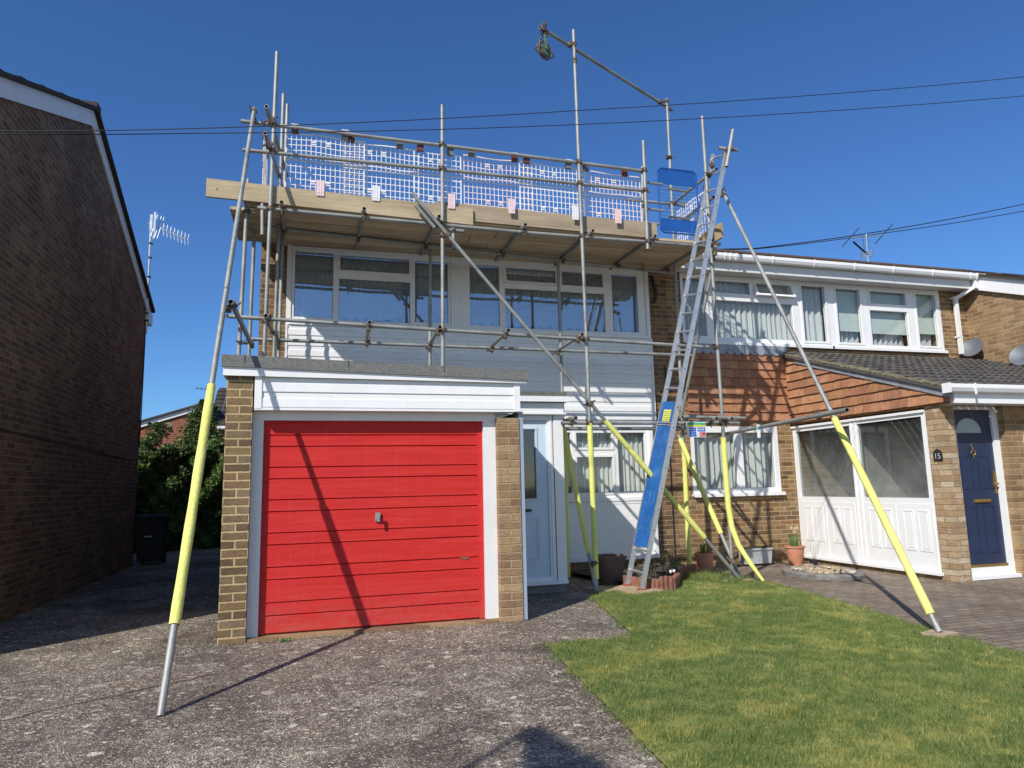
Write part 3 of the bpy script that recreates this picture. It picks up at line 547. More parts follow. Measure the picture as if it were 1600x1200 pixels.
# ---------------------------------------------------------------- main house under scaffold
H = thing('terraced_house', (2.5, 10.2, G), 'white clad terraced house wrapped in scaffolding above the red garage', 'house')
b = B(); XA, XB = -.694, 5.72
wA = (-.27, 2.05); wB = (2.29, 5.33); zc, zt = 2.385, 3.515
holes = [(wA[0], wA[1], zc, zt), (wB[0], wB[1], zc, zt), (3.50, 5.26, -.25, .88), (2.25, 3.0, -1.2, .8)]
plate(b, FH, XA, XB, G-.3, 3.78, holes, -.25, 0)
b.box(XA, XA+.25, 10.45, 18.7, G-.3, 3.78); b.box(XB-.2, XB, 10.45, 18.7, G-.3, 3.78); b.box(XA, XB, 18.45, 18.7, G-.3, 3.78)
b.prism([(XA, 10.2, 3.78), (XA, 18.7, 3.78), (XA, 14.45, 5.28)], (.22, 0, 0)); obj('wall', b, m_party, H)
b = B(); b.box(XA+.3, XB-.25, 10.46, 18.4, 1.12, 1.3); b.box(XA+.3, XB-.25, 10.46, 18.4, 3.66, 3.76); b.box(XA+.3, XB-.25, 12.9, 13.0, G-.2, 3.6); obj('room', b, m_room, H)
b = B()
for sgn, yo in ((1, 9.82), (-1, 19.08)):
    tiled_roof(b, (XA-.06, yo, 3.80), (1, 0, 0), Vector((0, sgn*4.63, 1.65)), 20, 15, .33, .335, .03, 0)
obj('roof', b, m_brownt, H)
b = B(); b.box(XA-.05, XB, 9.88, 9.90, 3.52, 3.78); b.box(XA-.05, XB, 9.90, 10.195, 3.525, 3.545); obj('fascia', b, m_pvc, H)
b = B(); b.prism([(XA, 9.88-.11, 3.80), (XA, 9.88, 3.80), (XA, 9.88, 3.69), (XA, 9.80, 3.68)], (XB-XA, 0, 0)); obj('gutter', b, m_pvc, H)
cl = shiplap(FH, -.315, 5.37, 1.06, 2.33, .15, .03); obj('cladding', cl, m_pvc, H)
b = B()
for u in (-.338, 5.37): fbox(b, FH, u, u+.026, -.01, .052, 1.0, 2.33)
fbox(b, FH, -.338, 5.396, -.01, .05, 1.0, 1.058); fbox(b, FH, -.338, 5.396, -.01, .046, 2.332, 2.345); fbox(b, FH, -.338, wA[0]-.003, -.01, .018, 2.345, 3.52); fbox(b, FH, wB[1]+.003, 5.396, -.01, .018, 2.345, 3.52)
obj('cladding_trim', b, m_pvc, H)
b = B()
for k in range(5): fbox(b, FH, 2.053+k*.047, 2.053+k*.047+.0445, -.02, .02+.003*(k % 2), 2.345, 3.52)
obj('infill_panel', b, m_pvc, H)
b = B(); fbox(b, FH, 3.2, 5.40, -.01, .035, .885, .995); obj('soffit_board', b, m_greywhite, H)
zw0, zw1 = 2.44, 3.45
f1 = window(H, FH, wA[0], wA[1], 2.39, 3.51, [(-.235, .312, 2.455, 3.44, 'f'), (.385, 1.435, 2.43, 3.07, 'f'), (.40, 1.42, 3.185, 3.42, 's'), (1.50, 2.015, 2.455, 3.42, 'f')], m_glassu, cur=1)
f2 = window(H, FH, wB[0], wB[1], 2.39, 3.51, [(2.345, 2.83, 2.44, 3.42, 'f'), (2.91, 4.60, 2.425, 3.07, 'f'), (2.93, 3.76, 3.17, 3.40, 's', R(9)), (3.86, 4.585, 3.165, 3.40, 's'), (4.735, 5.20, 2.44, 3.41, 'f')], m_glassu)
obj('curtain', curtain(FH, wA[0]+.03, wA[1]-.03, 2.46, 3.47, -.085, .014, .075, .05, 1), m_netu, f1); obj('curtain', curtain(FH, wB[0]+.03, wB[1]-.03, 2.46, 3.47, -.085, .014, .075, .05, 2), m_netu, f2)
f3 = window(H, FH, 3.50, 5.26, -.22, .88, [(3.54, 3.93, -.14, .80, 'f'), (4.01, 4.62, -.14, .42, 's'), (4.01, 4.62, .56, .80, 's'), (4.72, 5.20, -.14, .80, 'f')], m_glass, cilln=.04)
obj('curtain', curtain(FH, 3.55, 5.22, -.16, .85, -.13, .02, .08, 0, 3), m_net, f3)
b = B(); fbox(b, FH, 3.2, 5.30, -.01, .03, -1.10, -.32); fbox(b, FH, 3.2, 5.33, -.01, .055, -1.17, -1.10); fbox(b, FH, 5.26, 5.33, -.01, .045, -1.10, .88); fbox(b, FH, 3.2, 5.26, -.01, .036, -.318, -.28); obj('infill_panel', b, m_pvc, H, label='large flat white panel under the ground floor window')
b = B(); fbox(b, FH, 5.62, 5.636, 0, .016, G, 1.9); b.path([(5.45, 10.16, 3.4), (5.50, 10.13, 3.1), (5.47, 10.16, 2.95)], .03, 6); obj('wall_cable', b, m_cable, H)

# ---------------------------------------------------------------- garage
FG = Fc('y', 6.98)
H = thing('garage', (.7, 6.98, G), 'flat roofed garage with a red up and over door and brick piers', 'garage')
b = B(); b.box(-.745, -.512, 6.98, 10.15, G-.3, 1.09); obj('brick_pier', b, m_buffp1, H, label='left pier of mottled brown bricks with sandy joints')
b = B(); b.box(1.885, 2.115, 6.985, 10.15, G-.3, .70); b.box(-.70, 2.0, 6.995, 7.2, G-.3, G+.025); obj('brick_pier', b, m_buffp2, H, label='right pier of paler buff bricks')
b = B(); b.box(2.118, 2.165, 7.0, 7.06, G+.01, .77); b.box(2.118, 2.135, 7.06, 8.55, G+.01, .77); obj('side_trim', b, m_bluetrim, H)
b = B(); b.prism([(-.79, 6.905, 1.165), (2.205, 6.905, 1.09), (2.205, 6.905, 1.195), (-.79, 6.905, 1.275)], (0, .05, 0)); b.prism([(-.785, 6.955, 1.17), (2.20, 6.955, 1.095), (2.20, 6.955, 1.185), (-.785, 6.955, 1.265)], (0, 3.2, 0))
for x in (-.60, .35, 1.30): b.box(x, x+.012, 6.897, 6.92, 1.20-.025*x, 1.27-.026*x)
obj('flat_roof', b, m_felt, H)
b = B(); b.prism([(-.775, 6.925, 1.080), (2.195, 6.925, 1.062), (2.195, 6.925, 1.10), (-.775, 6.925, 1.18)], (0, .03, 0)); b.box(-.775, -.748, 6.955, 10.1, 1.08, 1.16); obj('fascia', b, m_pvc, H)
b = shiplap(FG, -.43, 2.06, .785, 1.082, .1495, .006); fbox(b, FG, -.495, -.43, -.12, .028, .775, 1.078); fbox(b, FG, 2.06, 2.125, -.12, .028, .765, 1.064); fbox(b, FG, -.495, 2.135, -.12, .024, .760, .783); obj('cladding', b, m_pvc, H)
b = B(); b.box(-.512, -.412, 7.078, 7.17, G+.005, .759); b.box(1.752, 1.884, 7.078, 7.17, G+.03, .759); b.box(-.412, 1.752, 7.078, 7.17, .674, .759); obj('door_frame', b, m_paint, H)
D = B(); x0, x1 = -.410, 1.750; yd = 7.135; zz = .672; cuts = [.535]
for k in range(5): cuts += [cuts[-1]-.11, cuts[-1]-.31]
cuts = [.535, .425, .225, .115, -.085, -.195, -.395, -.505, -.712, -.825, -1.035, -1.152]
prof = [(yd-.004, zz), (yd-.004, .64)]
for c in cuts: prof += [(yd-.008, c+.016), (yd-.009, c+.007), (yd+.010, c+.001), (yd+.010, c-.003), (yd-.007, c-.009)]
prof += [(yd-.008, -1.305), (yd+.01, -1.318)]
for i in range(len(prof)-1): D.quad((x0+.055, prof[i][0], prof[i][1]), (x1-.055, prof[i][0], prof[i][1]), (x1-.055, prof[i+1][0], prof[i+1][1]), (x0+.055, prof[i+1][0], prof[i+1][1]))
D.box(x0, x0+.055, yd-.012, yd+.02, -1.318, zz); D.box(x1-.055, x1, yd-.012, yd+.02, -1.318, zz); D.box(x0+.055, x1-.055, yd+.02, yd+.03, -1.318, zz); dr = obj('garage_door', D, m_red, H)
b = B(); b.box(.650, .700, yd-.035, yd-.010, -.315, -.235); b.tube((.675, yd-.03, -.265), (.675, yd-.085, -.268), .011, 8); b.beam((.675, yd-.085, -.235), (.675, yd-.085, -.32), .022, .016, up=(0, 1, 0)); b.tube((.675, yd-.03, -.295), (.675, yd-.045, -.295), .014, 8); obj('handle', b, m_galv, dr)
b = B(); b.box(1.50, 1.60, yd-.012, yd-.0095, -.722, -.708); b.box(1.53, 1.58, yd-.013, yd-.0095, -.73, -.722); obj('bare_scratch', b, m_rust, dr)
b = B()
for k in range(26):
    x = -.15+random.gauss(0, .03); b.blob((x, 6.93+random.gauss(0, .02), G+.012), (.011, .011, .008), 0, 5, 4, k)
obj('weed', b, m_plant, None, 'tiny green weed sprouting from the joint under the red door', 'weed', org=(-.15, 6.93, G))

# ---------------------------------------------------------------- porch with the pale door
FP = Fc('y', 8.6)
H = thing('front_porch', (2.66, 8.6, G), 'small flat roofed front porch with a white door coloured as in blue shade beside the garage', 'porch')
b = B(); b.box(2.14, 3.235, 8.50, 10.15, 1.075, 1.19); obj('flat_roof', b, m_feltg, H)
b = B(); b.box(2.14, 3.25, 8.47, 8.50, 1.065, 1.135); b.box(3.235, 3.25, 8.50, 10.1, 1.065, 1.135); fbox(b, FP, 2.14, 3.20, -.02, .06, .93, 1.06); fbox(b, FP, 2.14, 3.23, -.02, .075, .905, .928); b.box(3.21, 3.228, 8.66, 10.15, .93, 1.06); obj('fascia', b, m_pvc, H)
b = B(); plate(b, FP, 2.20, 3.06, -1.20, .90, [(2.30, 2.985, -1.155, .83)], -.08, .0); fbox(b, FP, 3.07, 3.20, -.08, .015, -1.20, .90); fbox(b, FP, 3.015, 3.045, .0, .012, -1.19, .89); b.box(3.15, 3.205, 8.68, 10.15, -1.2, .9); fbox(b, FP, 2.16, 3.20, -.08, .05, -1.24, -1.198); obj('door_frame', b, m_pvc, H)
b = B(); plate(b, FP, 2.30, 2.985, -1.155, .825, [(2.60, 2.825, -.17, .72)], -.06, -.025)
for (u0, u1, z0, z1) in ((2.64, 2.86, -.95, -.40), (2.665, 2.835, -.925, -.425)): plate(b, FP, u0, u1, z0, z1, [(u0+.018, u1-.018, z0+.018, z1-.018)], -.025, -.015)
plate(b, FP, 2.575, 2.85, -.195, .745, [(2.60, 2.825, -.17, .72)], -.025, -.012)
dr = obj('front_door', b, m_shadedoor, H)
b = B(); b.quad(FP.p(2.60, -.045, -.17), FP.p(2.825, -.045, -.17), FP.p(2.825, -.045, .72), FP.p(2.60, -.045, .72)); obj('pane', b, m_frost, dr)
b = B(); fbox(b, FP, 2.50, 2.75, -.025, -.012, -.335, -.30); fbox(b, FP, 2.51, 2.74, -.012, -.004, -.328, -.308); obj('letterbox', b, m_black, dr)
b = B(); b.box(2.16, 3.19, 8.62, 10.15, G-.1, -1.242); obj('plinth', b, m_step, H)
b = B(); b.box(2.2, 3.1, 9.5, 9.52, -1.2, .9); obj('inner_wall', b, m_room, H)

# ---------------------------------------------------------------- neighbour house on the right (no. 15)
H = thing('terraced_house', (9, 10.2, G), 'next door terraced house with tile hung front and open top window', 'house')
b = B(); X0, X1 = 5.725, 12.2
plate(b, FH, X0, X1, G-.3, 3.78, [(6.0, 11.56, 2.34, 3.52), (6.02, 7.70, -.20, .90)], -.25, 0)
b.box(X1-.25, X1, 10.45, 18.7, G-.3, 3.78); b.box(X0, X1, 18.45, 18.7, G-.3, 3.78); obj('wall', b, m_buff, H)
b = B(); b.box(X0+.05, X1-.25, 10.46, 18.4, 1.2, 1.35); b.box(X0+.05, X1-.25, 10.46, 18.4, 3.66, 3.76); b.box(X0+.05, X1-.25, 12.2, 12.3, G-.2, 3.6); b.box(8.72, 8.8, 10.46, 12.2, 1.36, 3.65); obj('room', b, m_room, H)
b = B(); tiled_roof(b, (X0+.02, 9.80, 3.765), (1, 0, 0), Vector((0, 4.65, 1.80)), 36, 15, .33, .335, .035, 0); tiled_roof(b, (X0+.02, 19.1, 3.765), (1, 0, 0), Vector((0, -4.65, 1.80)), 36, 15, .33, .335, .035, 0)
for k in range(27): b.tube((X0+k*.44, 14.45, 5.565), (X0+k*.44+.43, 14.45, 5.565), .09, 10)
obj('roof', b, m_brownt, H)
b = B(); b.box(X0+.002, 12.15, 9.90, 9.925, 3.50, 3.765); b.box(X0+.002, 12.15, 9.925, 10.195, 3.518, 3.532); b.box(12.15, 12.2, 9.86, 10.19, 3.50, 3.78); obj('fascia', b, m_greywhite, H)
b = B()
ga = [(9.77, 3.935), (9.765, 3.885), (9.785, 3.84), (9.83, 3.825), (9.88, 3.835), (9.897, 3.88), (9.897, 3.935), (9.885, 3.935), (9.885, 3.89), (9.87, 3.85), (9.83, 3.837), (9.795, 3.85), (9.78, 3.89), (9.782, 3.935)]
b.prism([(X0+.01, a, c-.165) for a, c in ga], (12.42-X0, 0, 0)); g = obj('gutter', b, m_pvc, H)
for x in (6.62, 6.72, 6.83, 7.55, 8.40, 9.25, 10.1, 11.0, 11.9, 12.05, 12.25): b = B(); b.prism([(x, yy, zz_-.165) for yy, zz_ in ((9.758, 3.94), (9.755, 3.88), (9.78, 3.828), (9.83, 3.812), (9.898, 3.822), (9.898, 3.84), (9.83, 3.828), (9.79, 3.85), (9.77, 3.9), (9.77, 3.94))], (.022, 0, 0)); obj('gutter_bracket', b, m_pvc, g)
b = B(); b.beam((12.07, 9.84, 3.68), (12.07, 9.85, 3.50), .075, .06, up=(0, 1, 0)); b.beam((12.07, 9.85, 3.53), (11.88, 10.12, 3.36), .075, .06); b.beam((11.88, 10.13, 3.39), (11.88, 10.13, 2.28), .07, .06, up=(0, 1, 0)); b.box(11.83, 11.93, 10.10, 10.2, 2.60, 2.63); b.box(11.83, 11.93, 10.10, 10.2, 3.36, 3.40); obj('downpipe', b, m_pvc, H)
f1 = window(H, FH, 6.0, 8.98, 2.345, 3.515, [(6.05, 6.47, 2.43, 3.44, 'f'), (6.60, 8.22, 2.42, 3.08, 'f'), (6.63, 7.36, 3.20, 3.42, 's'), (7.47, 8.20, 3.20, 3.42, 's', R(22)), (8.42, 8.93, 2.42, 3.44, 's')], m_glass, cilln=.05)
f2 = window(H, FH, 8.985, 11.56, 2.345, 3.515, [(9.16, 9.70, 2.42, 3.43, 's'), (9.90, 10.77, 2.40, 3.06, 'f'), (9.92, 10.75, 3.18, 3.42, 's'), (10.98, 11.46, 2.42, 3.43, 's')], m_glass, cilln=.05)
obj('curtain', curtain(FH, 6.03, 6.50, 2.40, 3.48, -.12, .02, .10, .03, 5), m_netu, f1); obj('curtain', curtain(FH, 6.55, 8.27, 2.40, 3.48, -.13, .03, .105, 0, 6), m_net, f1); obj('curtain', curtain(FH, 8.37, 8.95, 2.40, 3.48, -.13, .03, .12, 0, 7), m_net, f1)
for k, (a, c, zb) in enumerate(((9.10, 9.76, 2.68), (9.85, 10.82, 2.66), (10.93, 11.50, 2.70))):
    b = B(); fbox(b, FH, a, c, -.115, -.11, zb, 3.48); fbox(b, FH, a, c, -.12, -.10, zb-.02, zb); obj('roller_blind', b, m_blind, f2); obj('curtain', curtain(FH, a, c, 2.40, 2.9, -.20, .03, .13, 0, 8+k), m_netu, f2)
f3 = window(H, FH, 6.02, 7.70, -.20, .90, [(6.09, 6.87, -.13, .80, 'f'), (7.0, 7.61, -.13, .80, 'f')], m_glass, cilln=.07)
obj('curtain', curtain(FH, 6.07, 7.66, -.15, .86, -.14, .035, .12, 0, 12), m_net, f3)
# tile hanging on the front and on the porch gable (x=8)
b = B(); g = .1465
for j in range(8):
    zb = 1.0+j*g; nn = 12; tw = 2.0/nn
    for i in range(nn+1):
        a = 6.0+i*tw-(tw/2 if j % 2 else 0); c = min(8.0, a+tw-.004); a = max(6.0, a)
        if c-a < .02: continue
        r = random.random(); j1 = random.uniform(0, .006); k0 = .045+j1
        dz = random.uniform(-.004, .004); b.quad(FH.p(a, k0, zb+dz), FH.p(c, k0, zb+dz), FH.p(c, .018, zb+g+.02), FH.p(a, .018, zb+g+.02), 0, r); b.quad(FH.p(a, k0-.014, zb+dz), FH.p(c, k0-.014, zb+dz), FH.p(c, k0, zb+dz), FH.p(a, k0, zb+dz), 0, r)
        b.quad(FH.p(a, k0-.03, zb+dz), FH.p(a, k0, zb+dz), FH.p(a, .018, zb+g), FH.p(a, 0, zb+g), 0, r)
fbox(b, FH, 6.0, 8.0, .0, .012, .98, 2.2); obj('tile_hanging', b, m_clay, H)
b = B(); k = 0
for i in range(13):   # scalloped lead apron
    u = 6.02+i*.152; pts = [(u, 2.285), (u+.148, 2.285), (u+.148, 2.17)]+[(u+.074+.074*math.cos(t*math.pi/6), 2.17-.05*math.sin(t*math.pi/6)) for t in range(1, 6)]+[(u, 2.17)]
    b.poly([FH.p(a, .055, z) for a, z in pts]); b.quad(FH.p(u, .055, 2.285), FH.p(u+.152, .055, 2.285), FH.p(u+.152, 0, 2.30), FH.p(u, 0, 2.30))
obj('lead_flashing', b, m_lead, H)

# ---------------------------------------------------------------- neighbour porch
FX = Fc('x', 8.0)
H = thing('brick_porch', (8.6, 8.6, G), 'tiled lean-to porch with glazed side wall and navy front door', 'porch')
b = B(); b.box(8.0, 8.235, 7.24, 7.47, G-.3, .93); obj('brick_pier', b, m_pale, H)
b = B(); b.box(8.0, 8.235, 7.47, 10.2, G-.3, -1.30); b.box(9.10, 12.19, 7.24, 7.45, G-.3, .93); b.box(8.235, 9.10, 7.32, 7.5, G-.3, -1.30); b.box(8.02, 12.19, 10.12, 10.19, G, 2.1); obj('wall', b, m_next, H)
b = B(); b.box(8.3, 12, 8.9, 9.0, -1.2, .9); obj('inner_wall', b, m_room, H)
fr = B(); yA, yB = 7.475, 10.19; plate(fr, FX, yA, yB, -1.25, .895, [(7.545, 8.72, -.29, .81), (8.87, 10.11, -.29, .80)], -.07, .0)
fbox(fr, FX, yA-.03, yB, -.03, .055, -1.29, -1.25); fbox(fr, FX, yA, yB, .0, .03, .86, .895)
for y0_ in (8.735, 8.83): fbox(fr, FX, y0_, y0_+.02, 0, .012, -1.24, .85)
sd_ = obj('glazed_screen', fr, m_pvc, H)
for (a, c) in ((7.545, 8.72), (8.87, 10.11)):
    b = B(); b.quad(FX.p(a, -.03, -.29), FX.p(c, -.03, -.29), FX.p(c, -.03, .81), FX.p(a, -.03, .81)); obj('pane', b, m_dusty, sd_)
b = B()
for (a, c) in ((7.50, 8.08), (8.12, 8.70), (8.90, 9.48), (9.52, 10.12)):
    plate(b, FX, a, c, -1.23, -.37, [], 0, .006)
    for (p_, q_) in ((a+.07, a+.26), (a+.32, a+.51)):
        plate(b, FX, p_, q_, -1.0, -.45, [(p_+.022, q_-.022, -.978, -.472)], .006, .013); plate(b, FX, p_+.035, q_-.035, -.965, -.485, [], .006, .012)
obj('moulded_panel', b, m_pvc, sd_)
# door
FD = Fc('y', 7.36)
b = B(); plate(b, FD, 8.235, 9.10, -1.30, .93, [(8.30, 9.0, -1.20, .885)], -.07, .02); fbox(b, FD, 8.24, 9.14, 0, .10, -1.345, -1.30); obj('door_frame', b, m_pvc, H)
b = B(); plate(b, FD, 8.30, 9.0, -1.17, .883, [], -.05, -.01)
for (a, c, z0_, z1_) in ((8.40, 8.60, -.18, .26), (8.70, 8.90, -.18, .26), (8.40, 8.60, -1.02, -.40), (8.70, 8.90, -1.02, -.40)): plate(b, FD, a, c, z0_, z1_, [(a+.015, c-.015, z0_+.015, z1_-.015)], -.01, -.003)
nd = obj('front_door', b, m_navy, H, label='navy panelled door with brass letterbox and fanlight')
b = B(); b.poly([FD.p(8.60+.22*math.cos(t*math.pi/12), -.004, .57+.20*math.sin(t*math.pi/12)) for t in range(13)]); obj('fanlight', b, m_blind, nd)
b = B(); fbox(b, FD, 8.55, 8.83, -.01, .012, -.36, -.32); fbox(b, FD, 8.56, 8.82, .012, .02, -.352, -.335); fbox(b, FD, 8.31, 8.99, -.01, .02, -1.20, -1.165); fbox(b, FD, 8.93, 8.965, -.01, .01, -.25, .05); b.tube(FD.p(8.948, .01, -.12), FD.p(8.948, .05, -.12), .012, 8); b.tube(FD.p(8.948, .045, -.12), FD.p(8.87, .045, -.125), .01, 8); obj('letterbox', b, m_brass, nd)
b = B(); b.path([FD.p(8.615+.035*math.sin(t), .015, .30+.035*math.cos(t)) for t in [i*.6 for i in range(11)]], .007, 6); b.tube(FD.p(8.615, -.01, .42), FD.p(8.615, .02, .33), .009, 6); b.tube(FD.p(8.615, .015, .27), FD.p(8.615, .02, .23), .006, 6); obj('knocker', b, m_brass, nd)
# plate 15
b = B(); b.prism([FX.p(a, .003, z) for a, z in ((7.265, .20), (7.40, .20), (7.40, .30), (7.375, .335), (7.335, .355), (7.29, .335), (7.265, .30))], (-.012, 0, 0)); pl = obj('number_plate', b, m_black, H)
cu = bpy.data.curves.new('num', 'FONT'); cu.body = '15'; cu.size = .105; cu.align_x = 'CENTER'; cu.extrude = .001; to = bpy.data.objects.new('num', cu)
me = bpy.data.meshes.new_from_object(to); me.materials.append(m_trough); bpy.data.objects.remove(to); nb = bpy.data.objects.new('digits', me); COL.objects.link(nb); nb.parent = pl
nb.matrix_local = Matrix(((0, 0, -1, 7.983), (-1, 0, 0, 7.333), (0, 1, 0, .225), (0, 0, 0, 1)))
# gable tiles on x=8: trapezium under the roof slope
sl = (2.20-1.16)/(10.2-6.98)
def roofz(y): return 1.14+sl*(y-6.98)
b = B()
for j in range(9):
    zb = .955+j*.1435; zt_ = zb+.1435; y_lo = max(7.03, 6.98+(zb-1.10)/sl+.0); nn = int((10.17-y_lo)/.166)+2
    for i in range(nn):
        a = 10.17-(i+1)*.166+(.083 if j % 2 else 0); c = min(a+.162, 10.17)
        if c <= y_lo: continue
        a = max(a, y_lo); zl = min(zt_+.02, roofz(a)-.03); zr_ = min(zt_+.02, roofz(c)-.03)
        if zr_ <= zb+.02: continue
        zl = max(zl, zb+.004); r = random.random(); k0 = .062+random.uniform(0, .006); dz = random.uniform(-.004, .004)
        b.quad(FX.p(a, k0, zb+dz), FX.p(c, k0, zb+dz), FX.p(c, .035, zr_), FX.p(a, .035, zl), 0, r); b.quad(FX.p(a, k0-.016, zb+dz), FX.p(c, k0-.016, zb+dz), FX.p(c, k0, zb+dz), FX.p(a, k0, zb+dz), 0, r); b.quad(FX.p(a, k0-.03, zb+dz), FX.p(a, k0, zb+dz), FX.p(a, .035, zl), FX.p(a, .02, zl), 0, r)
b.prism([FX.p(7.05, .02, .93), FX.p(10.19, .02, .93), FX.p(10.19, .02, roofz(10.19)-.03), FX.p(7.05, .02, roofz(7.05)-.03)], (.12, 0, 0)); obj('tile_hanging', b, m_clay, H)
b = B(); b.prism([FX.p(7.0, .075, roofz(7.0)-.15), FX.p(9.9, .075, roofz(9.9)-.13), FX.p(9.9, .075, roofz(9.9)-.01), FX.p(7.0, .075, roofz(7.0)-.03)], (.02, 0, 0)); obj('lead_flashing', b, m_lead, H)
b = B(); v = Vector((0, 1, sl)); tiled_roof(b, (7.90, 6.93, 1.13), (1, 0, 0), v, 30, 11, .15, .312, .030, .028)
b.beam((7.925, 6.95, 1.10), (7.925, 10.15, 1.10+sl*3.2), .07, .05); obj('roof', b, m_conc, H)
b = B()
for k in range(60): y_ = 6.97+k*.0525; b.obox(Matrix.Translation((7.912+random.uniform(-.008, .008), y_+.026, 1.150+sl*(y_-6.97)+random.uniform(-.010, .008))) @ Matrix.Rotation(math.atan(sl)+random.uniform(-.1, .1), 4, 'X'), (.05, .06, random.uniform(.025, .045)))
pass; obj('verge_mortar', b, plain('mossy_mortar', (.22, .20, .13), .95, var=.5, scale=22, bump=.012), H)
b = B(); b.box(7.985, 12.2, 6.985, 7.01, .935, 1.14); b.box(7.975, 12.2, 6.965, 6.985, .925, .985); b.box(7.985, 12.2, 7.01, 7.238, .928, .942); b.box(7.985, 8.05, 7.01, 7.235, .942, 1.15); obj('fascia', b, m_pvc, H)
b = B(); gb = [(a-9.77+6.885, c-3.935+1.165) for a, c in ga]; b.prism([(7.83, a, c) for a, c in gb], (4.4, 0, 0)); b.box(7.815, 7.832, 6.875, 7.0, 1.05, 1.175); b.box(8.22, 8.245, 6.872, 6.885, 1.03, 1.175); obj('gutter', b, m_pvc, H)
wn_ = B(); zz0, zz1 = -.55, .55
pts = [(9.40, -.6), (10.3, -.6), (10.3, .45)]+[(9.85+.45*math.cos(t*math.pi/10), .45+.30*math.sin(t*math.pi/10)) for t in range(1, 10)]+[(9.40, .45)]
FW = Fc('y', 7.24); wn_.prism([FW.p(a, .03, z) for a, z in pts], (0, .028, 0)); aw = obj('arched_window', wn_, m_pvc, H); b = B(); b.prism([FW.p(9.85+(a-9.85)*.86, .036, z*.88) for a, z in pts], (0, .004, 0)); obj('pane', b, m_glassu, aw)

# ---------------------------------------------------------------- next house stepping forward on the right
H = thing('brick_house', (12.2, 8, G), 'light brick house end with white bargeboard at the far right', 'house')
b = B(); b.prism([(12.2, 4.0, G-.2), (12.2, 14, G-.2), (12.2, 14, 4.3), (12.2, 10.25, 3.62), (12.2, 4.0, 1.15)], (5, 0, 0)); obj('wall', b, m_next, H)
b = B(); b.prism([(12.13, 3.9, 1.15), (12.13, 10.19, 3.60), (12.13, 10.19, 3.88), (12.13, 3.9, 1.42)], (.06, 0, 0)); obj('bargeboard', b, m_pvc, H)
b = B(); tiled_roof(b, (12.08, 3.7, 1.40), (1, 0, 0), Vector((0, 6.29, 2.46)), 14, 22, .33, .335, .035, 0); b.beam((12.12, 3.7, 1.38), (12.12, 10.4, 3.98), .08, .05); obj('roof', b, m_brownt, H)
for (yy, zz_, rad, lb) in ((10.0, 2.36, .20, 'dark grey satellite dish close to the white downpipe'), (9.05, 2.04, .22, 'grey satellite dish cut off by the right edge')):
    S = thing('satellite_dish', (12.15, yy, zz_), lb, 'satellite dish', 'satellite dishes on the brick gable'); b = B(); b.lathe((0, 0, 0), [(0.001, 0), (rad*.5, .012), (rad*.85, .035), (rad, .055), (rad*.98, .06), (rad*.5, .02), (0.001, .008)], 24)
    M = Matrix.Translation((12.02, yy, zz_)) @ Matrix.Rotation(R(-62), 4, 'Y') @ Matrix.Rotation(R(14), 4, 'X'); b.v = [tuple(M @ Vector(p)) for p in b.v]; obj('dish', b, m_dish, S, smooth=True)
    b = B(); b.tube((12.02, yy, zz_-.04), (12.19, yy, zz_-.12), .015, 8); obj('bracket', b, m_dish, S)
# aerial beyond the ridge
A = thing('tv_aerial', (14.05, 14.4, 5.4), 'dipole and loop aerial cluster standing above the ridge of next door', 'aerial')
b = B(); b.tube((14.05, 14.4, 5.0), (14.11, 14.4, 6.40), .018, 8); obj('mast', b, m_alu, A)
b = B(); b.tube((13.59, 14.4, 6.24), (14.69, 14.4, 6.42), .013, 6); obj('boom', b, m_alu, A)
b = B(); b.tube((13.30, 14.4, 5.99), (13.89, 14.4, 6.54), .012, 5); b.tube((14.36, 14.4, 6.14), (15.02, 14.4, 6.75), .012, 5); b.tube((13.62, 14.35, 6.12), (14.07, 14.4, 5.84), .028, 6); b.tube((14.0, 14.4, 5.95), (14.08, 14.5, 6.36), .007, 5); b.tube((14.14, 14.4, 6.0), (14.24, 14.5, 6.38), .007, 5); obj('rods', b, m_cable, A)
b = B()
for k in range(3): b.box(13.86, 14.03, 14.37, 14.39, 5.72+.05*k, 5.745+.05*k); b.box(14.07, 14.22, 14.37, 14.39, 5.78+.06*k, 5.81+.06*k)
b.box(13.86, 13.88, 14.37, 14.39, 5.70, 5.86); b.box(14.2, 14.22, 14.37, 14.39, 5.76, 5.95); obj('grid_reflector', b, m_alu, A)

# ---------------------------------------------------------------- background through the left gap
H = thing('brick_house', (-4.5, 27, G), 'distant red brick house with white sloping verge behind the hedge', 'house')
b = B(); b.prism([(-9, 27, G-.3), (-3.47, 27, G-.3), (-3.47, 27, 3.05), (-9, 27, 1.18)], (0, 8, 0)); obj('wall', b, m_redb, H)
b = B(); b.prism([(-9, 26.93, 1.18), (-3.42, 26.93, 3.03), (-3.42, 26.93, 3.20), (-9, 26.93, 1.35)], (0, .05, 0)); obj('bargeboard', b, m_pvc, H)
b = B(); b.prism([(-9, 26.85, 1.36), (-3.40, 26.85, 3.21), (-3.40, 26.85, 3.27), (-9, 26.85, 1.42)], (0, 8, 0)); obj('roof', b, m_darkt, H)
H = thing('brick_house', (-2, 27, G), 'far red brick house with dark tiled roof beside the garage pier', 'house')
b = B(); b.box(-3.22, 6, 27.3, 33, G-.3, 2.25); obj('wall', b, m_redb, H); b = B(); tiled_roof(b, (-3.42, 27.0, 2.36), (1, 0, 0), Vector((0, 3, 2.1)), 26, 9, .33, .33, .035, .02); b.beam((-3.40, 27.0, 2.34), (-3.40, 29.3, 3.95), .1, .06); obj('roof', b, m_darkt, H)
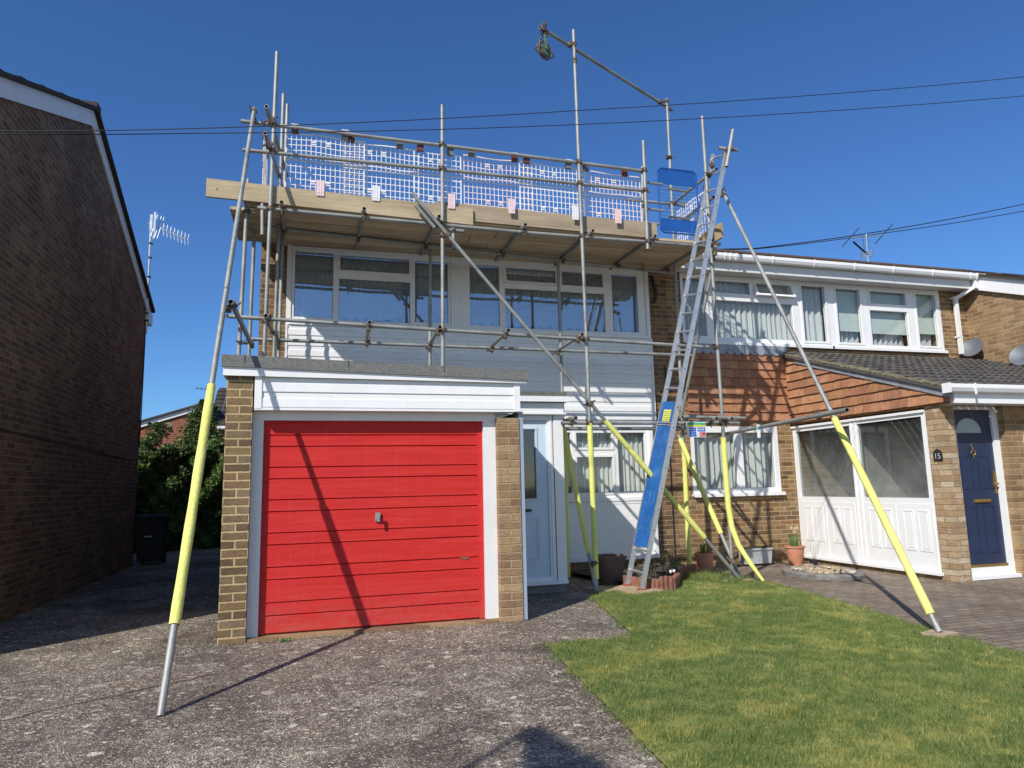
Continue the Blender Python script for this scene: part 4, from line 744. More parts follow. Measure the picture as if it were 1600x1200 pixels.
b = B(); b.box(-3.42, 6, 26.9, 27.0, 2.26, 2.35); b.box(-3.3, 6, 27.0, 27.3, 2.22, 2.26); obj('gutter', b, m_pvc, H)
A = thing('tv_aerial', (-3.57, 27.2, 3.1), 'tiny distant aerial on the far red brick house', 'aerial'); b = B(); b.tube((-3.57, 27.2, 3.0), (-3.57, 27.2, 3.85), .02, 6); obj('mast', b, m_cable, A); b = B(); b.tube((-3.95, 27.2, 3.75), (-3.3, 27.2, 3.68), .012, 5); [b.tube((-3.9+.15*k, 27.1, 3.66), (-3.9+.15*k, 27.3, 3.80), .007, 4) for k in range(5)]; obj('boom', b, m_cable, A)
H = thing('hedge', (-2.2, 18.9, G), 'dense dark green conifer hedge closing the side passage', 'hedge')
b = B(); b.prism([(-6.5, 17.85, G), (1.5, 20.3, G), (1.5, 21.0, G), (-6.5, 18.6, G)], (0, 0, 2.15)); obj('inner_branches', b, m_bark, H)
def hs(n):
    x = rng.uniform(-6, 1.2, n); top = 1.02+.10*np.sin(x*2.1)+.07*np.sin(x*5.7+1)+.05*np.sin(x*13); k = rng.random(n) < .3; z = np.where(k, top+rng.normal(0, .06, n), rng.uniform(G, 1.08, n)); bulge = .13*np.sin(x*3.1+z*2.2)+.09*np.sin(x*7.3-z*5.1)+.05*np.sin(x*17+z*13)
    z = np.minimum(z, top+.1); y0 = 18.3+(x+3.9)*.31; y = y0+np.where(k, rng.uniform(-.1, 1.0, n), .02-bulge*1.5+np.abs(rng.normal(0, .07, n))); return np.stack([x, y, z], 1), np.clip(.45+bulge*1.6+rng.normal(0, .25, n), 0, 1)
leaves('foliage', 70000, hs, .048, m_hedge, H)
H = thing('ivy', (-3.1, 21.5, G), 'light green ivy mound climbing above the dark hedge', 'climbing plant')
b = B()
for k in range(10): b.path([(-3.1+.08*k-.3, 21.6, G), (-3.1+.1*k-.4, 21.55, .4), (-3.2+.08*k, 21.5, 1.5), (-2.95+.02*k, 21.5, 2.15)], [.04, .03, .02, .01], 5)
obj('trunk', b, m_bark, H)
def iv(n):
    t = rng.random(n)**.8; x = -2.86+rng.normal(0, .36, n)*(1-t*.78)-.15*(1-t); z = .75+1.77*t+.08*np.sin(x*19); y = 21.5-.25*rng.random(n)+.1*np.sin(x*9+z*7); return np.stack([x, y, z], 1), rng.random(n)
leaves('foliage', 9000, iv, .05, m_ivy, H)
H = thing('ivy', (-4.1, 21.5, G), 'ragged grey green creeper next to the left house corner', 'climbing plant')
b = B(); [b.path([(-4.3+.06*k, 21.6, G), (-4.25+.05*k, 21.5, .6), (-4.2+.09*k-.1, 21.5, 1.6)], [.03, .02, .008], 5) for k in range(5)]; obj('trunk', b, m_bark, H)
def iv2(n):
    t = rng.random(n); x = -4.14+rng.normal(0, .14, n)+.16*np.sin(t*9); z = .6+1.36*t; return np.stack([x, 21.5+rng.normal(0, .1, n), z], 1), rng.random(n)*.6
leaves('foliage', 1500, iv2, .06, m_ivy, H)
S = thing('wheelie_bin', (-2.9, 15.4, G), 'black wheelie bin in deep shade in front of the hedge', 'bin')
b = B(); b.prism([(-3.10, 15.15, G+.06), (-2.70, 15.15, G+.06), (-2.65, 15.08, -.46), (-3.15, 15.08, -.46)], (0, .5, 0)); obj('body', b, m_bin, S); b = B(); b.box(-3.18, -2.62, 15.03, 15.66, -.455, -.41); b.tube((-3.12, 15.66, -.44), (-2.68, 15.66, -.44), .02, 8); obj('lid', b, m_bin, S)
b = B(); b.tube((-3.12, 15.62, G+.1), (-3.06, 15.62, G+.1), .1, 16); b.tube((-2.74, 15.62, G+.1), (-2.68, 15.62, G+.1), .1, 16); obj('wheel', b, m_black, S); b = B(); b.box(-2.98, -2.85, 15.10, 15.115, -.82, -.80); obj('white_mark', b, m_white, S)
# ---------------------------------------------------------------- scaffold
TR = .0242
S = thing('scaffold', (2.5, 8.5, G), 'galvanised tube scaffold with raking props standing round the white clad house', 'scaffold')
def V3(p): return Vector(p)
def tb(name, p, q, label=None, sleeve=None, r=TR):
    b = B(); b.tube(p, q, r, 14, True, 0, m2=1); o = obj(name, b, [m_galv, m_inner], S, label=label, smooth=True)
    if sleeve:
        a, c = sleeve; P, Q = V3(p), V3(q); n = 14; rs = .036; pts = [P.lerp(Q, a+(c-a)*i/n) for i in range(n+1)]
        s = B(); s.path(pts, [rs*(1+.05*math.sin(i*1.7)) for i in range(n+1)], 14); s.tube(pts[0], pts[0]+(pts[1]-pts[0])*.02, rs*1.0, 14)
        obj('foam_sleeve', s, m_foam, o, label=None, smooth=True)
    return o
NC = [0]
def coup(p1, d1, p2, d2):
    NC[0] += 1
    p1, p2 = V3(p1), V3(p2); d1 = V3(d1).normalized(); d2 = V3(d2).normalized(); b = B(); mid = (p1+p2)/2; ax = p2-p1
    if ax.length < 1e-3: ax = d1.cross(d2) if d1.cross(d2).length > .1 else d1.orthogonal()
    ax.normalize()
    for (p, d, sg) in ((p1, d1, -1), (p2, d2, 1)):
        b.tube(p-d*.024, p+d*.024, .033, 12); side = d.cross(ax).normalized()
        b.beam(p+side*.03-d*.016, p+side*.03+d*.016, .02, .034, up=ax); b.tube(p+side*.045-ax*.04, p+side*.045+ax*sg*.065, .0062, 6); b.tube(p+side*.045+ax*sg*.034, p+side*.045+ax*sg*.05, .0125, 6)
        b.beam(p-side*.032-d*.012, p-side*.032+d*.012, .014, .026, up=ax)
    b.tube(mid-ax*.02, mid+ax*.02, .02, 10)
    return obj('coupler', b, m_coup, S)
X_, Y_, Z_ = (1, 0, 0), (0, 1, 0), (0, 0, 1)
yo, yi = 8.50, 9.50
def sx(x0, z0, x1, z1, z): return x0+(x1-x0)*(z-z0)/(z1-z0)
# standards (outer row)
tb('standard', (-.518, yo, 1.20), (-.464, yo, 5.42), 'tall left corner standard rising off the garage roof')
tb('standard', (1.596, yo, 1.16), (1.62, yo, 5.0)); tb('standard', (3.553, yo, G), (3.528, yo, 6.42), 'tallest standard carrying the pulley tube', (.02, .275))
tb('standard', (4.525, yo-.0, 3.24), (4.541, yo, 4.86)); o125 = tb('standard', (5.54, yo, G), (5.533, yo, 5.37), 'right hand standard with split yellow sleeve')
# inner row
tb('standard', (-.44, 9.2, 1.22), (-.405, 9.2, 5.27)); tb('standard', (-.40, yi, 1.22), (-.375, 9.78, 5.45)); tb('standard', (-.815, 8.68, 1.22), (-.767, 8.70, 3.80)); tb('standard', (-.765, yi, 1.22), (-.74, yi, 3.52)); tb('standard', (-.575, 8.56, 3.05), (-.592, 8.56, 3.64))
tb('standard', (1.60, yi, 1.16), (1.62, yi, 3.36)); tb('standard', (1.76, 8.56, 3.05), (1.765, 8.56, 3.56)); tb('standard', (3.575, 9.58, G), (3.58, 9.58, 3.38), None, (.01, .43))
tb('standard', (5.47, yi, G), (5.545, yi, 6.22), 'tall inner standard at the far end of the pulley tube', (.01, .255)); tb('standard', (5.02, 9.62, 3.3), (5.10, 9.62, 5.05))
# split sleeve on the right standard: wraps, then peels away to the grass
b = B(); b.path([(5.535, yo, .60), (5.535, yo, .1), (5.54, yo-.004, -.35), (5.555, yo-.03, -.62), (5.60, yo-.09, -.86), (5.69, yo-.18, -1.08), (5.80, yo-.30, -1.32)], [.040, .040, .040, .039, .036, .033, .018], 14); obj('foam_sleeve', b, m_foam, o125, label='yellow sleeve peeling off and trailing on the grass', smooth=True)
# ledgers / rails
yl = yo+.05
tb('ledger', (-.64, yl, 3.385), (2.9, yl, 3.352)); tb('ledger', (1.70, yl-.001, 3.302), (1.9, yl, 3.30)); tb('ledger', (2.75, yl, 3.352), (5.66, yl, 3.372))
tb('ledger', (-.62, 9.30, 3.43), (5.66, 9.72, 3.33), 'inner platform ledger catching the sun')
tb('ledger', (-.93, yl, 2.03), (2.6, yl, 1.945)); tb('ledger', (2.45, yl, 1.947), (5.60, yl, 1.875)); tb('ledger', (-.80, yi-.05, 1.955), (2.9, yi-.05, 1.945)); tb('ledger', (2.8, yi-.05, 1.945), (5.75, yi-.05, 1.935))
tb('guard_rail', (-.86, yl, 4.475), (2.2, yl, 4.455)); tb('guard_rail', (2.1, yl, 4.455), (4.60, yl, 4.42)); tb('guard_rail', (-.83, yl, 4.105), (2.2, yl, 4.125)); tb('guard_rail', (2.1, yl, 4.125), (4.62, yl, 4.125))
tb('guard_rail', (4.75, yi+.05, 4.43), (5.72, yi+.05, 4.43)); tb('guard_rail', (4.75, yi+.05, 4.07), (5.72, yi+.05, 4.07)); tb('guard_rail', (5.585, 8.30, 4.46), (5.60, 9.7, 4.46)); tb('guard_rail', (5.585, 8.42, 4.08), (5.60, 9.7, 4.08))
tb('guard_rail', (-.545, 8.12, 4.47), (-.36, 9.9, 4.43)); tb('guard_rail', (-.55, 8.15, 4.15), (-.37, 9.9, 4.10))
# transoms under the boards and at mid height
TX = [(-.36, 3.40), (.613, 3.41), (1.55, 3.395), (2.70, 3.385), (3.66, 3.38), (4.60, 3.38), (5.50, 3.39)]
for x, z in TX: tb('transom', (x, 8.40, z+.022), (x, 9.93, z+.022))
for x, z in ((-.50, 1.985), (.685, 1.96), (1.545, 1.94), (2.43, 1.935), (3.44, 1.92)): tb('transom', (x, 8.38, z+.03), (x+.06, 9.72, z+.03))
for x in (3.30, 5.36, 5.60): tb('transom', (x, 8.36, .845), (x, 9.75, .845))
# low level ledgers
tb('ledger', (3.17, yl, .795), (5.84, yl, .80)); tb('ledger', (3.15, yi-.05, .79), (5.62, yi-.05, .80)); tb('ledger', (4.88, yo-.06, .875), (5.86, yo-.06, .86))
tb('ledger', (5.10, 5.66, .665), (5.88, 9.42, .665), 'long low tube running out to the right hand raking prop')
# raking props, brace tubes
p1a, p1b = (-.838, 4.96, G), (-.703, 8.44, 4.60); tb('raking_prop', p1a, p1b, 'long left raking prop with its foot on the drive', (.082, .376)); p2a, p2b = (5.185, 4.93, G+.036), (5.80, 8.50, 4.22)
tb('raking_prop', p2a, p2b, 'long right raking prop ending on a small slab', (.024, .352)); tb('tie_tube', (-.715, 6.80, 1.755), (-.675, 8.95, 1.755))
tb('brace', (1.21, 8.42, 3.70), (5.60, 8.42, G+.03), 'long diagonal brace across the front of the scaffold', (.575, .885)); tb('brace', (1.255, 8.445, 3.555), (1.50, 8.445, 3.275))
tb('brace', (3.45, 9.30, .95), (3.515, 8.42, G), None, (.07, .80)); tb('brace', (5.38, 9.45, .70), (5.70, 8.55, G), None, (.03, .70)); tb('brace', (5.62, 8.62, 3.1), (5.42, 9.42, .95))
tb('pulley_tube', (2.955, 8.329, 6.25), (5.83, 9.84, 6.25), 'diagonal top tube that holds the gin wheel'); tb('ladder_tube', (5.52, 8.12, 4.68), (5.79, 8.08, 4.66)); tb('ladder_tube', (5.585, 8.06, 4.38), (5.735, 8.06, 4.95))
# couplers
for z in (4.465, 4.115, 3.375, 1.99): coup((sx(-.518, 1.2, -.464, 5.42, z), yo, z), Z_, (sx(-.518, 1.2, -.464, 5.42, z), yl, z), X_)
for z in (4.455, 4.12, 3.36, 1.96): coup((1.61, yo, z), Z_, (1.61, yl, z), X_)
for z in (4.43, 4.12, 3.36, 1.92, .80): coup((3.54, yo, z), Z_, (3.54, yl, z), X_)
for z in (4.42, 4.12, 3.36): coup((4.535, yo, z), Z_, (4.535, yl, z), X_)
for z in (3.37, 1.88, .80): coup((5.535, yo, z), Z_, (5.535, yl, z), X_)
for x, z in TX: coup((x, yl, z-.028), X_, (x, yl, z+.022), Y_); coup((x, 9.3+.42*(x+.62)/6.28, z-.02), X_, (x, 9.3+.42*(x+.62)/6.28, z+.022), Y_)
for x, z in ((-.50, 1.985), (.685, 1.96), (1.545, 1.94), (2.43, 1.935), (3.44, 1.92)): coup((x, yl, z-.02), X_, (x, yl, z+.03), Y_); coup((x+.05, yi-.05, z-.02), X_, (x+.05, yi-.05, z+.03), Y_)
for (x, y) in ((3.30, yl), (5.36, yl), (5.60, yl), (5.36, yi-.05)): coup((x, y, .795), X_, (x, y, .845), Y_)
d1 = V3(p1b)-V3(p1a); d2 = V3(p2b)-V3(p2a); bd = V3((4.39, 0, -5.02))
coup((-.705, 8.41, 4.55), d1, (-.705, yl-.05, 4.47), X_); coup((-.745, 6.86, 1.70), d1, (-.71, 6.88, 1.755), Y_); coup((-.675, 8.75, 1.755), Y_, (-.80, 8.70, 1.755), Z_)
coup(V3(p2a).lerp(V3(p2b), .362), d2, (5.26, 6.25, .665), (.78, 3.76, 0)); coup(V3(p2b), d2, (5.74, 8.45, 4.14), Y_)
coup((1.66, 8.42, 3.19), bd, (1.61, yo, 3.19), Z_); coup((3.54, 8.42, 1.04), bd, (3.54, yo, 1.04), Z_); coup((5.55, 8.45, -1.10), bd, (5.54, yo, -1.06), Z_); coup((3.52, 8.47, -1.0), (0, .9, 2.2), (3.55, 8.50, -1.0), Z_); coup((5.66, 8.62, -1.02), (.3, -.9, -2), (5.56, yo, -1.0), Z_)
coup((3.531, 8.50, 5.93), Z_, (3.531, 8.50, 5.96), Z_); NC
coup((3.53, yo, 6.20), Z_, (3.50, 8.60, 6.25), (2.87, 1.51, 0)); coup((5.545, yi, 6.18), Z_, (5.50, 9.66, 6.25), (2.87, 1.51, 0)); coup((5.545, yi, 4.43), Z_, (5.545, yi+.05, 4.43), X_); coup((5.545, yi, 4.07), Z_, (5.545, yi+.05, 4.07), X_)
coup((5.545, yi, 5.2), Z_, (5.50, yi, 5.2), Z_); coup((3.03, 8.37, 6.25), (2.87, 1.51, 0), (3.03, 8.34, 6.30), X_); coup((3.06, 8.39, 6.23), (2.87, 1.51, 0), (3.06, 8.39, 6.18), Z_)
coup((-.43, 9.2, 4.45), Z_, (-.45, 9.2, 4.45), Y_); coup((-.50, 8.5, 4.52), Z_, (-.52, 8.47, 4.47), Y_); coup((-.51, 8.5, 4.19), Z_, (-.53, 8.47, 4.15), Y_); coup((-.78, 8.7, 3.38), Z_, (-.70, 8.62, 3.38), X_); coup((5.64, 8.10, 4.66), X_, (5.69, 8.06, 4.66), Z_); coup((5.60, 8.50, 4.46), Y_, (5.55, yo, 4.46), Z_)
coup((5.64, 8.50, 4.62), Y_, (5.66, 8.52, 4.62), X_); coup((1.765, 8.56, 3.32), Z_, (1.765, yl, 3.30), X_); coup((5.59, 8.5, 3.25), Z_, (5.62, 8.6, 3.2), Y_)

# boards of the platform, laid along the transoms: each a loose board
def board(x0, x1, y, z, tilt, mat, label, w=.222, t=.038, name='scaffold_board', group='scaffold boards forming the platform'):
    b = B(); n = 10; rv = random.random(); bow = random.uniform(-.006, .006)
    for sgn in (0, 1):
        pass
    for i in range(n):
        a = x0+(x1-x0)*i/n; c = x0+(x1-x0)*(i+1)/n; za = z+tilt*(a-x0)+bow*math.sin(math.pi*i/n); zb = z+tilt*(c-x0)+bow*math.sin(math.pi*(i+1)/n)
        b.quad((a, y, za+t), (c, y, zb+t), (c, y+w, zb+t), (a, y+w, za+t), 0, rv); b.quad((a, y, za), (a, y+w, za), (c, y+w, zb), (c, y, zb), 0, rv)
        b.quad((a, y, za), (c, y, zb), (c, y, zb+t), (a, y, za+t), 0, rv); b.quad((a, y+w, za), (a, y+w, za+t), (c, y+w, zb+t), (c, y+w, zb), 0, rv)
    for xx, zz_ in ((x0, z), (x1, z+tilt*(x1-x0))): b.quad((xx, y, zz_), (xx, y+w, zz_), (xx, y+w, zz_+t), (xx, y, zz_+t), 0, rv); b.box(xx-.002, xx+.018 if xx == x0 else xx+.002, y-.002, y+w+.002, zz_+.004, zz_+t+.002, 1)
    return obj(name, b, [mat, m_galv], None, label, 'board', group, org=None)
ys = [8.61, 8.838, 9.066, 9.294, 9.522, 9.752]; nth = ['first', 'second', 'third', 'fourth', 'fifth', 'sixth']
for k, y in enumerate(ys):
    xs_ = -.98 if k else -.80; cut = 2.4+random.uniform(-.35, .35)
    board(xs_, cut, y, 3.452, -.006, m_deck, 'dirty platform board seen from below, left half, %s row back from the front edge' % nth[k]); board(cut+.01, 5.72 if k else 5.78, y, 3.430, .001, m_deck, 'dirty platform board seen from below, right half, %s row back from the front edge' % nth[k])
def toe(x0, z0, x1, z1, y, mat, label):
    b = B(); rv = random.random(); h = .225; b.prism([(x0, y, z0), (x1, y, z1), (x1+.0, y, z1+h), (x0, y, z0+h)], (0, .038, 0), 0, rv)
    b.box(x0-.003, x0+.02, y-.003, y+.041, z0+.01, z0+h-.01, 1) if False else None
    return obj('toe_board', b, mat, None, label, 'board', 'toe boards along the platform edge')
toe(-1.217, 3.468, 2.022, 3.392, 8.528, m_newwood, 'new pale yellow toe board sticking out at the left end'); toe(1.55, 3.462, 4.72, 3.436, 8.568, m_oldwood, 'greyer toe board along the right part of the platform')
b = B(); b.box(5.665, 5.703, 8.42, 9.8, 3.475, 3.70); obj('toe_board', b, m_endwood, None, 'end toe board behind the ladder at the right edge of the platform', 'board', 'toe boards along the platform edge')
b = B(); b.box(-.66, -.622, 8.62, 9.8, 3.50, 3.72); obj('toe_board', b, m_endwood, None, 'end toe board closing the left side of the platform', 'board', 'toe boards along the platform edge')

# plastic mesh brick guards
def guard(x0, w, ztop, y, pink, tilt, tongue, label, side=None, zb=3.67):
    g = thing('brick_guard', (x0+w/2 if not side else side, y, zb), label, 'brick guard', 'mesh brick guards hooked over the guard rail'); mat = m_pinkw if pink else m_white; b = B(); nx = max(4, int(w/.059)); dx = w/nx
    def P(u, z, dy=0): return (x0+u, y+dy, z+tilt*u) if not side else (side+dy, x0+u, z+tilt*u)
    t = .0035
    for i in range(nx+1):
        thick = .008 if i in (0, nx) else .0042
        p, q_ = P(i*dx, zb), P(i*dx, ztop); b.beam(p, q_, thick*2, .006, up=Y_ if not side else X_)
    zs = [ztop-.075*k for k in range(5)]+[ztop-.352-.082*k for k in range(5)]
    for k, z in enumerate(zs):
        if z < zb: continue
        th_ = .007 if k in (0, 4, 5) else .0044; ph_ = x0*7+k*.4
        for i in range(nx): b.beam(P(i*dx, z+.009*math.sin(i*.55+ph_)*(k < 5), .004), P((i+1)*dx, z+.009*math.sin((i+1)*.55+ph_)*(k < 5), .004), th_*2, .005, up=Y_ if not side else X_)
    q = random.Random(int(x0*100))
    obj('mesh', b, mat, g)
    for (ua, za) in ((w*.30, 1), (w*.52, 1), (w*.30, 8), (w*.52, 8)):
        b = B(); z = zs[za]; i = round(ua/dx)*dx
        p, q_ = P(i+.006, z-.055, -.004), P(i+dx-.006, z-.006, -.001); b.box(p[0], q_[0], p[1], q_[1] if not side else q_[1], p[2], q_[2]); b.box(p[0]-.006, q_[0]+.006, p[1]-.003, p[1]-.001, p[2]+.02, p[2]+.028, 1) if not side else None; obj('knot_plate', b, [mat, m_greyc], g)
    for k, u in enumerate((w*.06, w*.70)):
        b = B(); mt = m_maroon if (k+int(pink)) % 2 == 0 else m_greyc; c = P(u, ztop)
        if not side: b.box(c[0], c[0]+.085, y-.035, y+.012, ztop-.01+tilt*u, ztop+.085); b.box(c[0]-.004, c[0]+.089, y-.055, y+.02, ztop+.085, ztop+.094, 1)
        else: b.box(side-.02, side+.02, c[1], c[1]+.085, ztop-.01, ztop+.07)
        obj('hook_clip', b, [mt, m_white], g)
    if tongue is not None and not side:
        b = B(); u = tongue-x0
        for k in range(3): b.box(tongue-.045+k*.032, tongue-.045+k*.032+.028, 8.515, 8.524, 3.60+tilt*u, 3.80+tilt*u)
        b.box(tongue-.046, tongue+.048, 8.515, 8.60, 3.795+tilt*u, 3.803+tilt*u); b.box(tongue-.046, tongue+.048, 8.513, 8.515, 3.64+tilt*u, 3.645+tilt*u)
        obj('toe_board_tongue', b, m_pinkt if 'white tongue' not in label and 'pulley' not in label else m_white, g)
guard(-.33, .95, 4.425, 8.60, False, -.012, .085, 'leftmost front mesh guard with a pinkish tongue over the pale board')
guard(.36, .96, 4.405, 8.635, False, -.01, .765, 'white mesh guard second from the left with a white tongue'); guard(1.26, .62, 4.375, 8.60, False, -.035, 1.735, 'mesh guard with a pink tongue behind the standard where the two toe boards meet')
guard(1.93, .95, 4.40, 8.635, True, -.01, 2.55, 'pinkish mesh guard right of the middle standard'); guard(2.70, .95, 4.375, 8.60, False, -.02, 3.46, 'white mesh guard just left of the tall pulley standard'); guard(3.58, .94, 4.375, 8.635, True, -.02, 4.10, 'pinkish mesh guard next to the blue gate')
guard(8.66, .80, 4.40, 0, False, 0, None, 'mesh guard turned end on at the left end of the platform', side=-.60); guard(8.56, 1.0, 4.30, 0, False, 0, None, 'mesh guard at the right end seen through the blue gate', side=5.62)

# blue access gate
g = thing('safety_gate', (5.1, 8.6, 3.53), 'bright blue ladder access gate with two solid panels and wire bars', 'gate')
b = B(); x0, x1, z0, z1, y = 4.79, 5.42, 3.545, 4.52, 8.585; c = .05
pts = [(x0+c, z0), (x1-c, z0), (x1, z0+c), (x1, z1-c), (x1-c, z1), (x0+c, z1), (x0, z1-c), (x0, z0+c), (x0+c, z0)]; b.path([(a, y, z) for a, z in pts], .014, 8, cap=False); obj('frame', b, m_bluem, g)
b = B(); b.box(x0+.012, x1-.012, y-.004, y+.004, 4.295, 4.49); b.box(x0+.012, x1-.012, y-.006, y+.006, 4.28, 4.295); b.box(x0+.012, x1-.012, y-.006, y+.006, 4.49, 4.50); obj('panel', b, m_bluem, g)
b = B(); b.box(x0+.012, x1-.012, y-.004, y+.004, 3.57, 3.74); b.box(x0+.012, x1-.012, y-.006, y+.006, 3.74, 3.755); obj('panel', b, m_bluem, g)
b = B(); [b.tube((x0+.01, y, 3.80+k*.055), (x1-.01, y, 3.80+k*.055), .0025, 5) for k in range(9)]; obj('wire_bars', b, m_bluem, g)
b = B(); 
for z in (4.27, 3.87): b = B(); b.tube((4.55, 8.585, z), (4.86, 8.585, z), .019, 8); obj('hinge_arm', b, m_galv, g)
for z in (4.23, 3.80): b = B(); b.tube((4.93, 8.61, z), (5.28, 8.61, z-.015), .019, 8); obj('hinge_arm', b, m_galv, g)

# aluminium ladder
L = thing('ladder', (3.99, 8.32, G), 'tall aluminium ladder leaning up to the platform with its feet on a slab', 'ladder')
fa, fb_ = V3((3.992, 8.53, G+.04)), V3((3.996, 8.12, G+.04)); ta, tb_ = V3((5.700, 8.53, 4.80)), V3((5.650, 8.12, 4.66))
for (p, q) in ((fa, ta), (fb_, tb_)): b = B(); b.beam(p, q, .026, .062, up=(1, 0, .3)); obj('stile', b, m_alu, L)
n = 23
for k in range(n):
    t = (k+.75)/n; b = B(); b.tube(fa.lerp(ta, t), fb_.lerp(tb_, t), .0155, 10); obj('rung', b, m_alu, L)
for p in (fa, fb_): b = B(); b.box(p.x-.05, p.x+.03, p.y-.028, p.y+.028, G+.036, G+.06); obj('foot', b, plain('red_rubber', (.35, .10, .07), .7) if p is fa else bpy.data.materials['red_rubber'], L)
b = B()
dd = (ta-fa).normalized(); nrm = V3((-dd.z, 0, dd.x))
for k in range(int(n*2)):
    pass
ns = V3((0, -1, 0))
for k in range(1, 20): b = B(); t = (k+.75)/n; p = fb_.lerp(tb_, t); b.tube(p+ns*.0135, p+ns*.0152, .008, 8); obj('rung_end', b, m_black, L)
# blue ladder guard hung on the rungs
lg = thing('ladder_guard', (4.4, 8.3, .2), 'scuffed blue board strapped over the lower ladder rungs with a yellow label', 'ladder guard')
def lp(t, s, off): return fa.lerp(ta, t).lerp(fb_.lerp(tb_, t), s)+nrm*off
def slab(t0, t1, s0, s1, o0, o1, m, name, par):
    b = B(); P = [lp(t0, s0, o0), lp(t0, s1, o0), lp(t1, s1, o0), lp(t1, s0, o0)]; Q = [lp(t0, s0, o1), lp(t0, s1, o1), lp(t1, s1, o1), lp(t1, s0, o1)]
    b.poly(P); b.poly(Q[::-1]); [b.quad(P[i], P[(i+1) % 4], Q[(i+1) % 4], Q[i]) for i in range(4)]; return obj(name, b, m, par)
bp = slab(.082, .392, .05, .95, .020, .030, m_blue, 'board', lg); slab(.348, .374, .30, .80, .031, .033, m_yel, 'yellow_label', lg)
for k in range(5): slab(.351+.0045*k, .3522+.0045*k, .35, .75, .034, .0345, m_greyc, 'printed_line', lg)
b = B(); [b.tube(lp(t, .0, .036), lp(t, 1.0, .036), .006, 6) for t in (.34, .345)]; obj('strap', b, m_rope, lg)

# gin wheel
gw = thing('gin_wheel', (3.03, 8.36, 5.85), 'rusty pulley wheel with green centre hanging from the top tube', 'pulley')
cx, cy, cz = 3.03, 8.36, 5.93; rw = .125; ax = V3((.45, -.85, .12)).normalized(); sd = ax.cross(V3(Z_)).normalized(); up = sd.cross(ax).normalized(); C0 = V3((cx, cy, cz))
def ringp(r, off, n=28): return [C0+ax*off+sd*r*math.cos(t*2*math.pi/n)+up*r*math.sin(t*2*math.pi/n) for t in range(n+1)]
b = B(); b.path(ringp(rw, -.022), .010, 8, cap=False); b.path(ringp(rw, .022), .010, 8, cap=False); b.tube(C0-ax*.02, C0+ax*.02, rw*.86, 24); b.tube(C0-ax*.05, C0+ax*.05, .018, 10); obj('wheel', b, m_coup, gw)
b = B(); b.tube(C0+ax*.023, C0+ax*.028, rw*.72, 24); b.tube(C0-ax*.028, C0-ax*.023, rw*.72, 24); b.beam(C0+ax*.045-up*.03, C0+ax*.045+up*.22, .05, .008, up=ax); b.beam(C0-ax*.045-up*.03, C0-ax*.045+up*.22, .05, .008, up=ax); obj('side_plate', b, m_verdi, gw)
b = B(); b.path([C0+sd*.17*math.cos(t)+ax*.06*math.sin(t)-up*.035 for t in [i*math.pi/10 for i in range(21)]], .006, 6, cap=False); obj('rope_guard', b, m_cable, gw)
b = B(); b.path([C0+up*.22+ax*.04, C0+up*.26, C0+up*.22-ax*.04], .010, 6); b.path([C0+up*.25+V3((0, 0, .035+.03*math.cos(t)))+sd*.03*math.sin(t) for t in [i*.52 for i in range(13)]], .008, 6, cap=False); obj('hook', b, m_rust, gw)

# safety sign, tag
sg = thing('safety_sign', (5.06, 8.44, .59), 'small site safety sign with green, yellow, blue and red blocks hung on the low tubes', 'sign')
b = B(); y = 8.40; b.box(4.915, 5.205, y, y+.004, .592, .800); obj('board', b, m_white, sg)
b = B(); b.box(4.92, 5.20, y-.002, y-.0005, .762, .792); obj('green_band', b, m_green, sg); b = B(); b.box(4.94, 5.20, y-.002, y-.0005, .735, .760); obj('yellow_band', b, m_yel, sg)
b = B(); b.box(4.955, 5.055, y-.002, y-.0005, .605, .725); b.box(5.075, 5.195, y-.002, y-.0005, .672, .725); obj('blue_block', b, m_signb, sg); b = B(); b.box(5.105, 5.195, y-.002, y-.0005, .603, .662); obj('red_block', b, m_signr, sg)
b = B()
for (x, z) in ((4.98, .70), (4.98, .665), (4.98, .63), (5.095, .70), (5.13, .70), (5.165, .70), (5.13, .635)): b.tube((x, y-.0025, z), (x, y-.004, z), .0115, 12)
for z in (.705, .67, .635): b.box(5.0, 5.045, y-.0035, y-.0025, z-.004, z)
b.box(5.115, 5.185, y-.0035, y-.0025, .615, .619); obj('pictogram', b, m_white, sg); b = B(); b.path([(4.925, y, .80), (4.93, 8.44, .83)], .002, 5); b.path([(5.195, y, .80), (5.19, 8.44, .84)], .002, 5); obj('cable_tie', b, m_black, sg)
tg = thing('inspection_tag', (5.72, 8.0, .45), 'narrow white and teal inspection tag hanging on the long low tube', 'tag')
dT = V3((.78, 3.76, 0)).normalized(); tp = V3((5.10, 5.66, .665)).lerp(V3((5.88, 9.42, .665)), .525); tp = tp+V3((-.03, -.01, .0))
b = B(); b.box(tp.x-.022, tp.x+.022, tp.y-.004, tp.y, tp.z-.135, tp.z+.03); obj('plate', b, m_white, tg); b = B(); b.box(tp.x-.018, tp.x+.018, tp.y-.006, tp.y-.0045, tp.z-.035, tp.z+.012); obj('teal_block', b, m_teal, tg); tg.location = (tp.x, tp.y, tp.z-.1)
for c in tg.children: c.location = Vector((0, 0, 0))-tg.location
b = B(); b.path([tp+V3((0, .0, .03)), tp+V3((-.03, .03, .05)), tp+V3((-.06, -.03, .02)), tp+V3((-.10, -.05, .035))], .003, 5); obj('string', b, m_rope, tg)

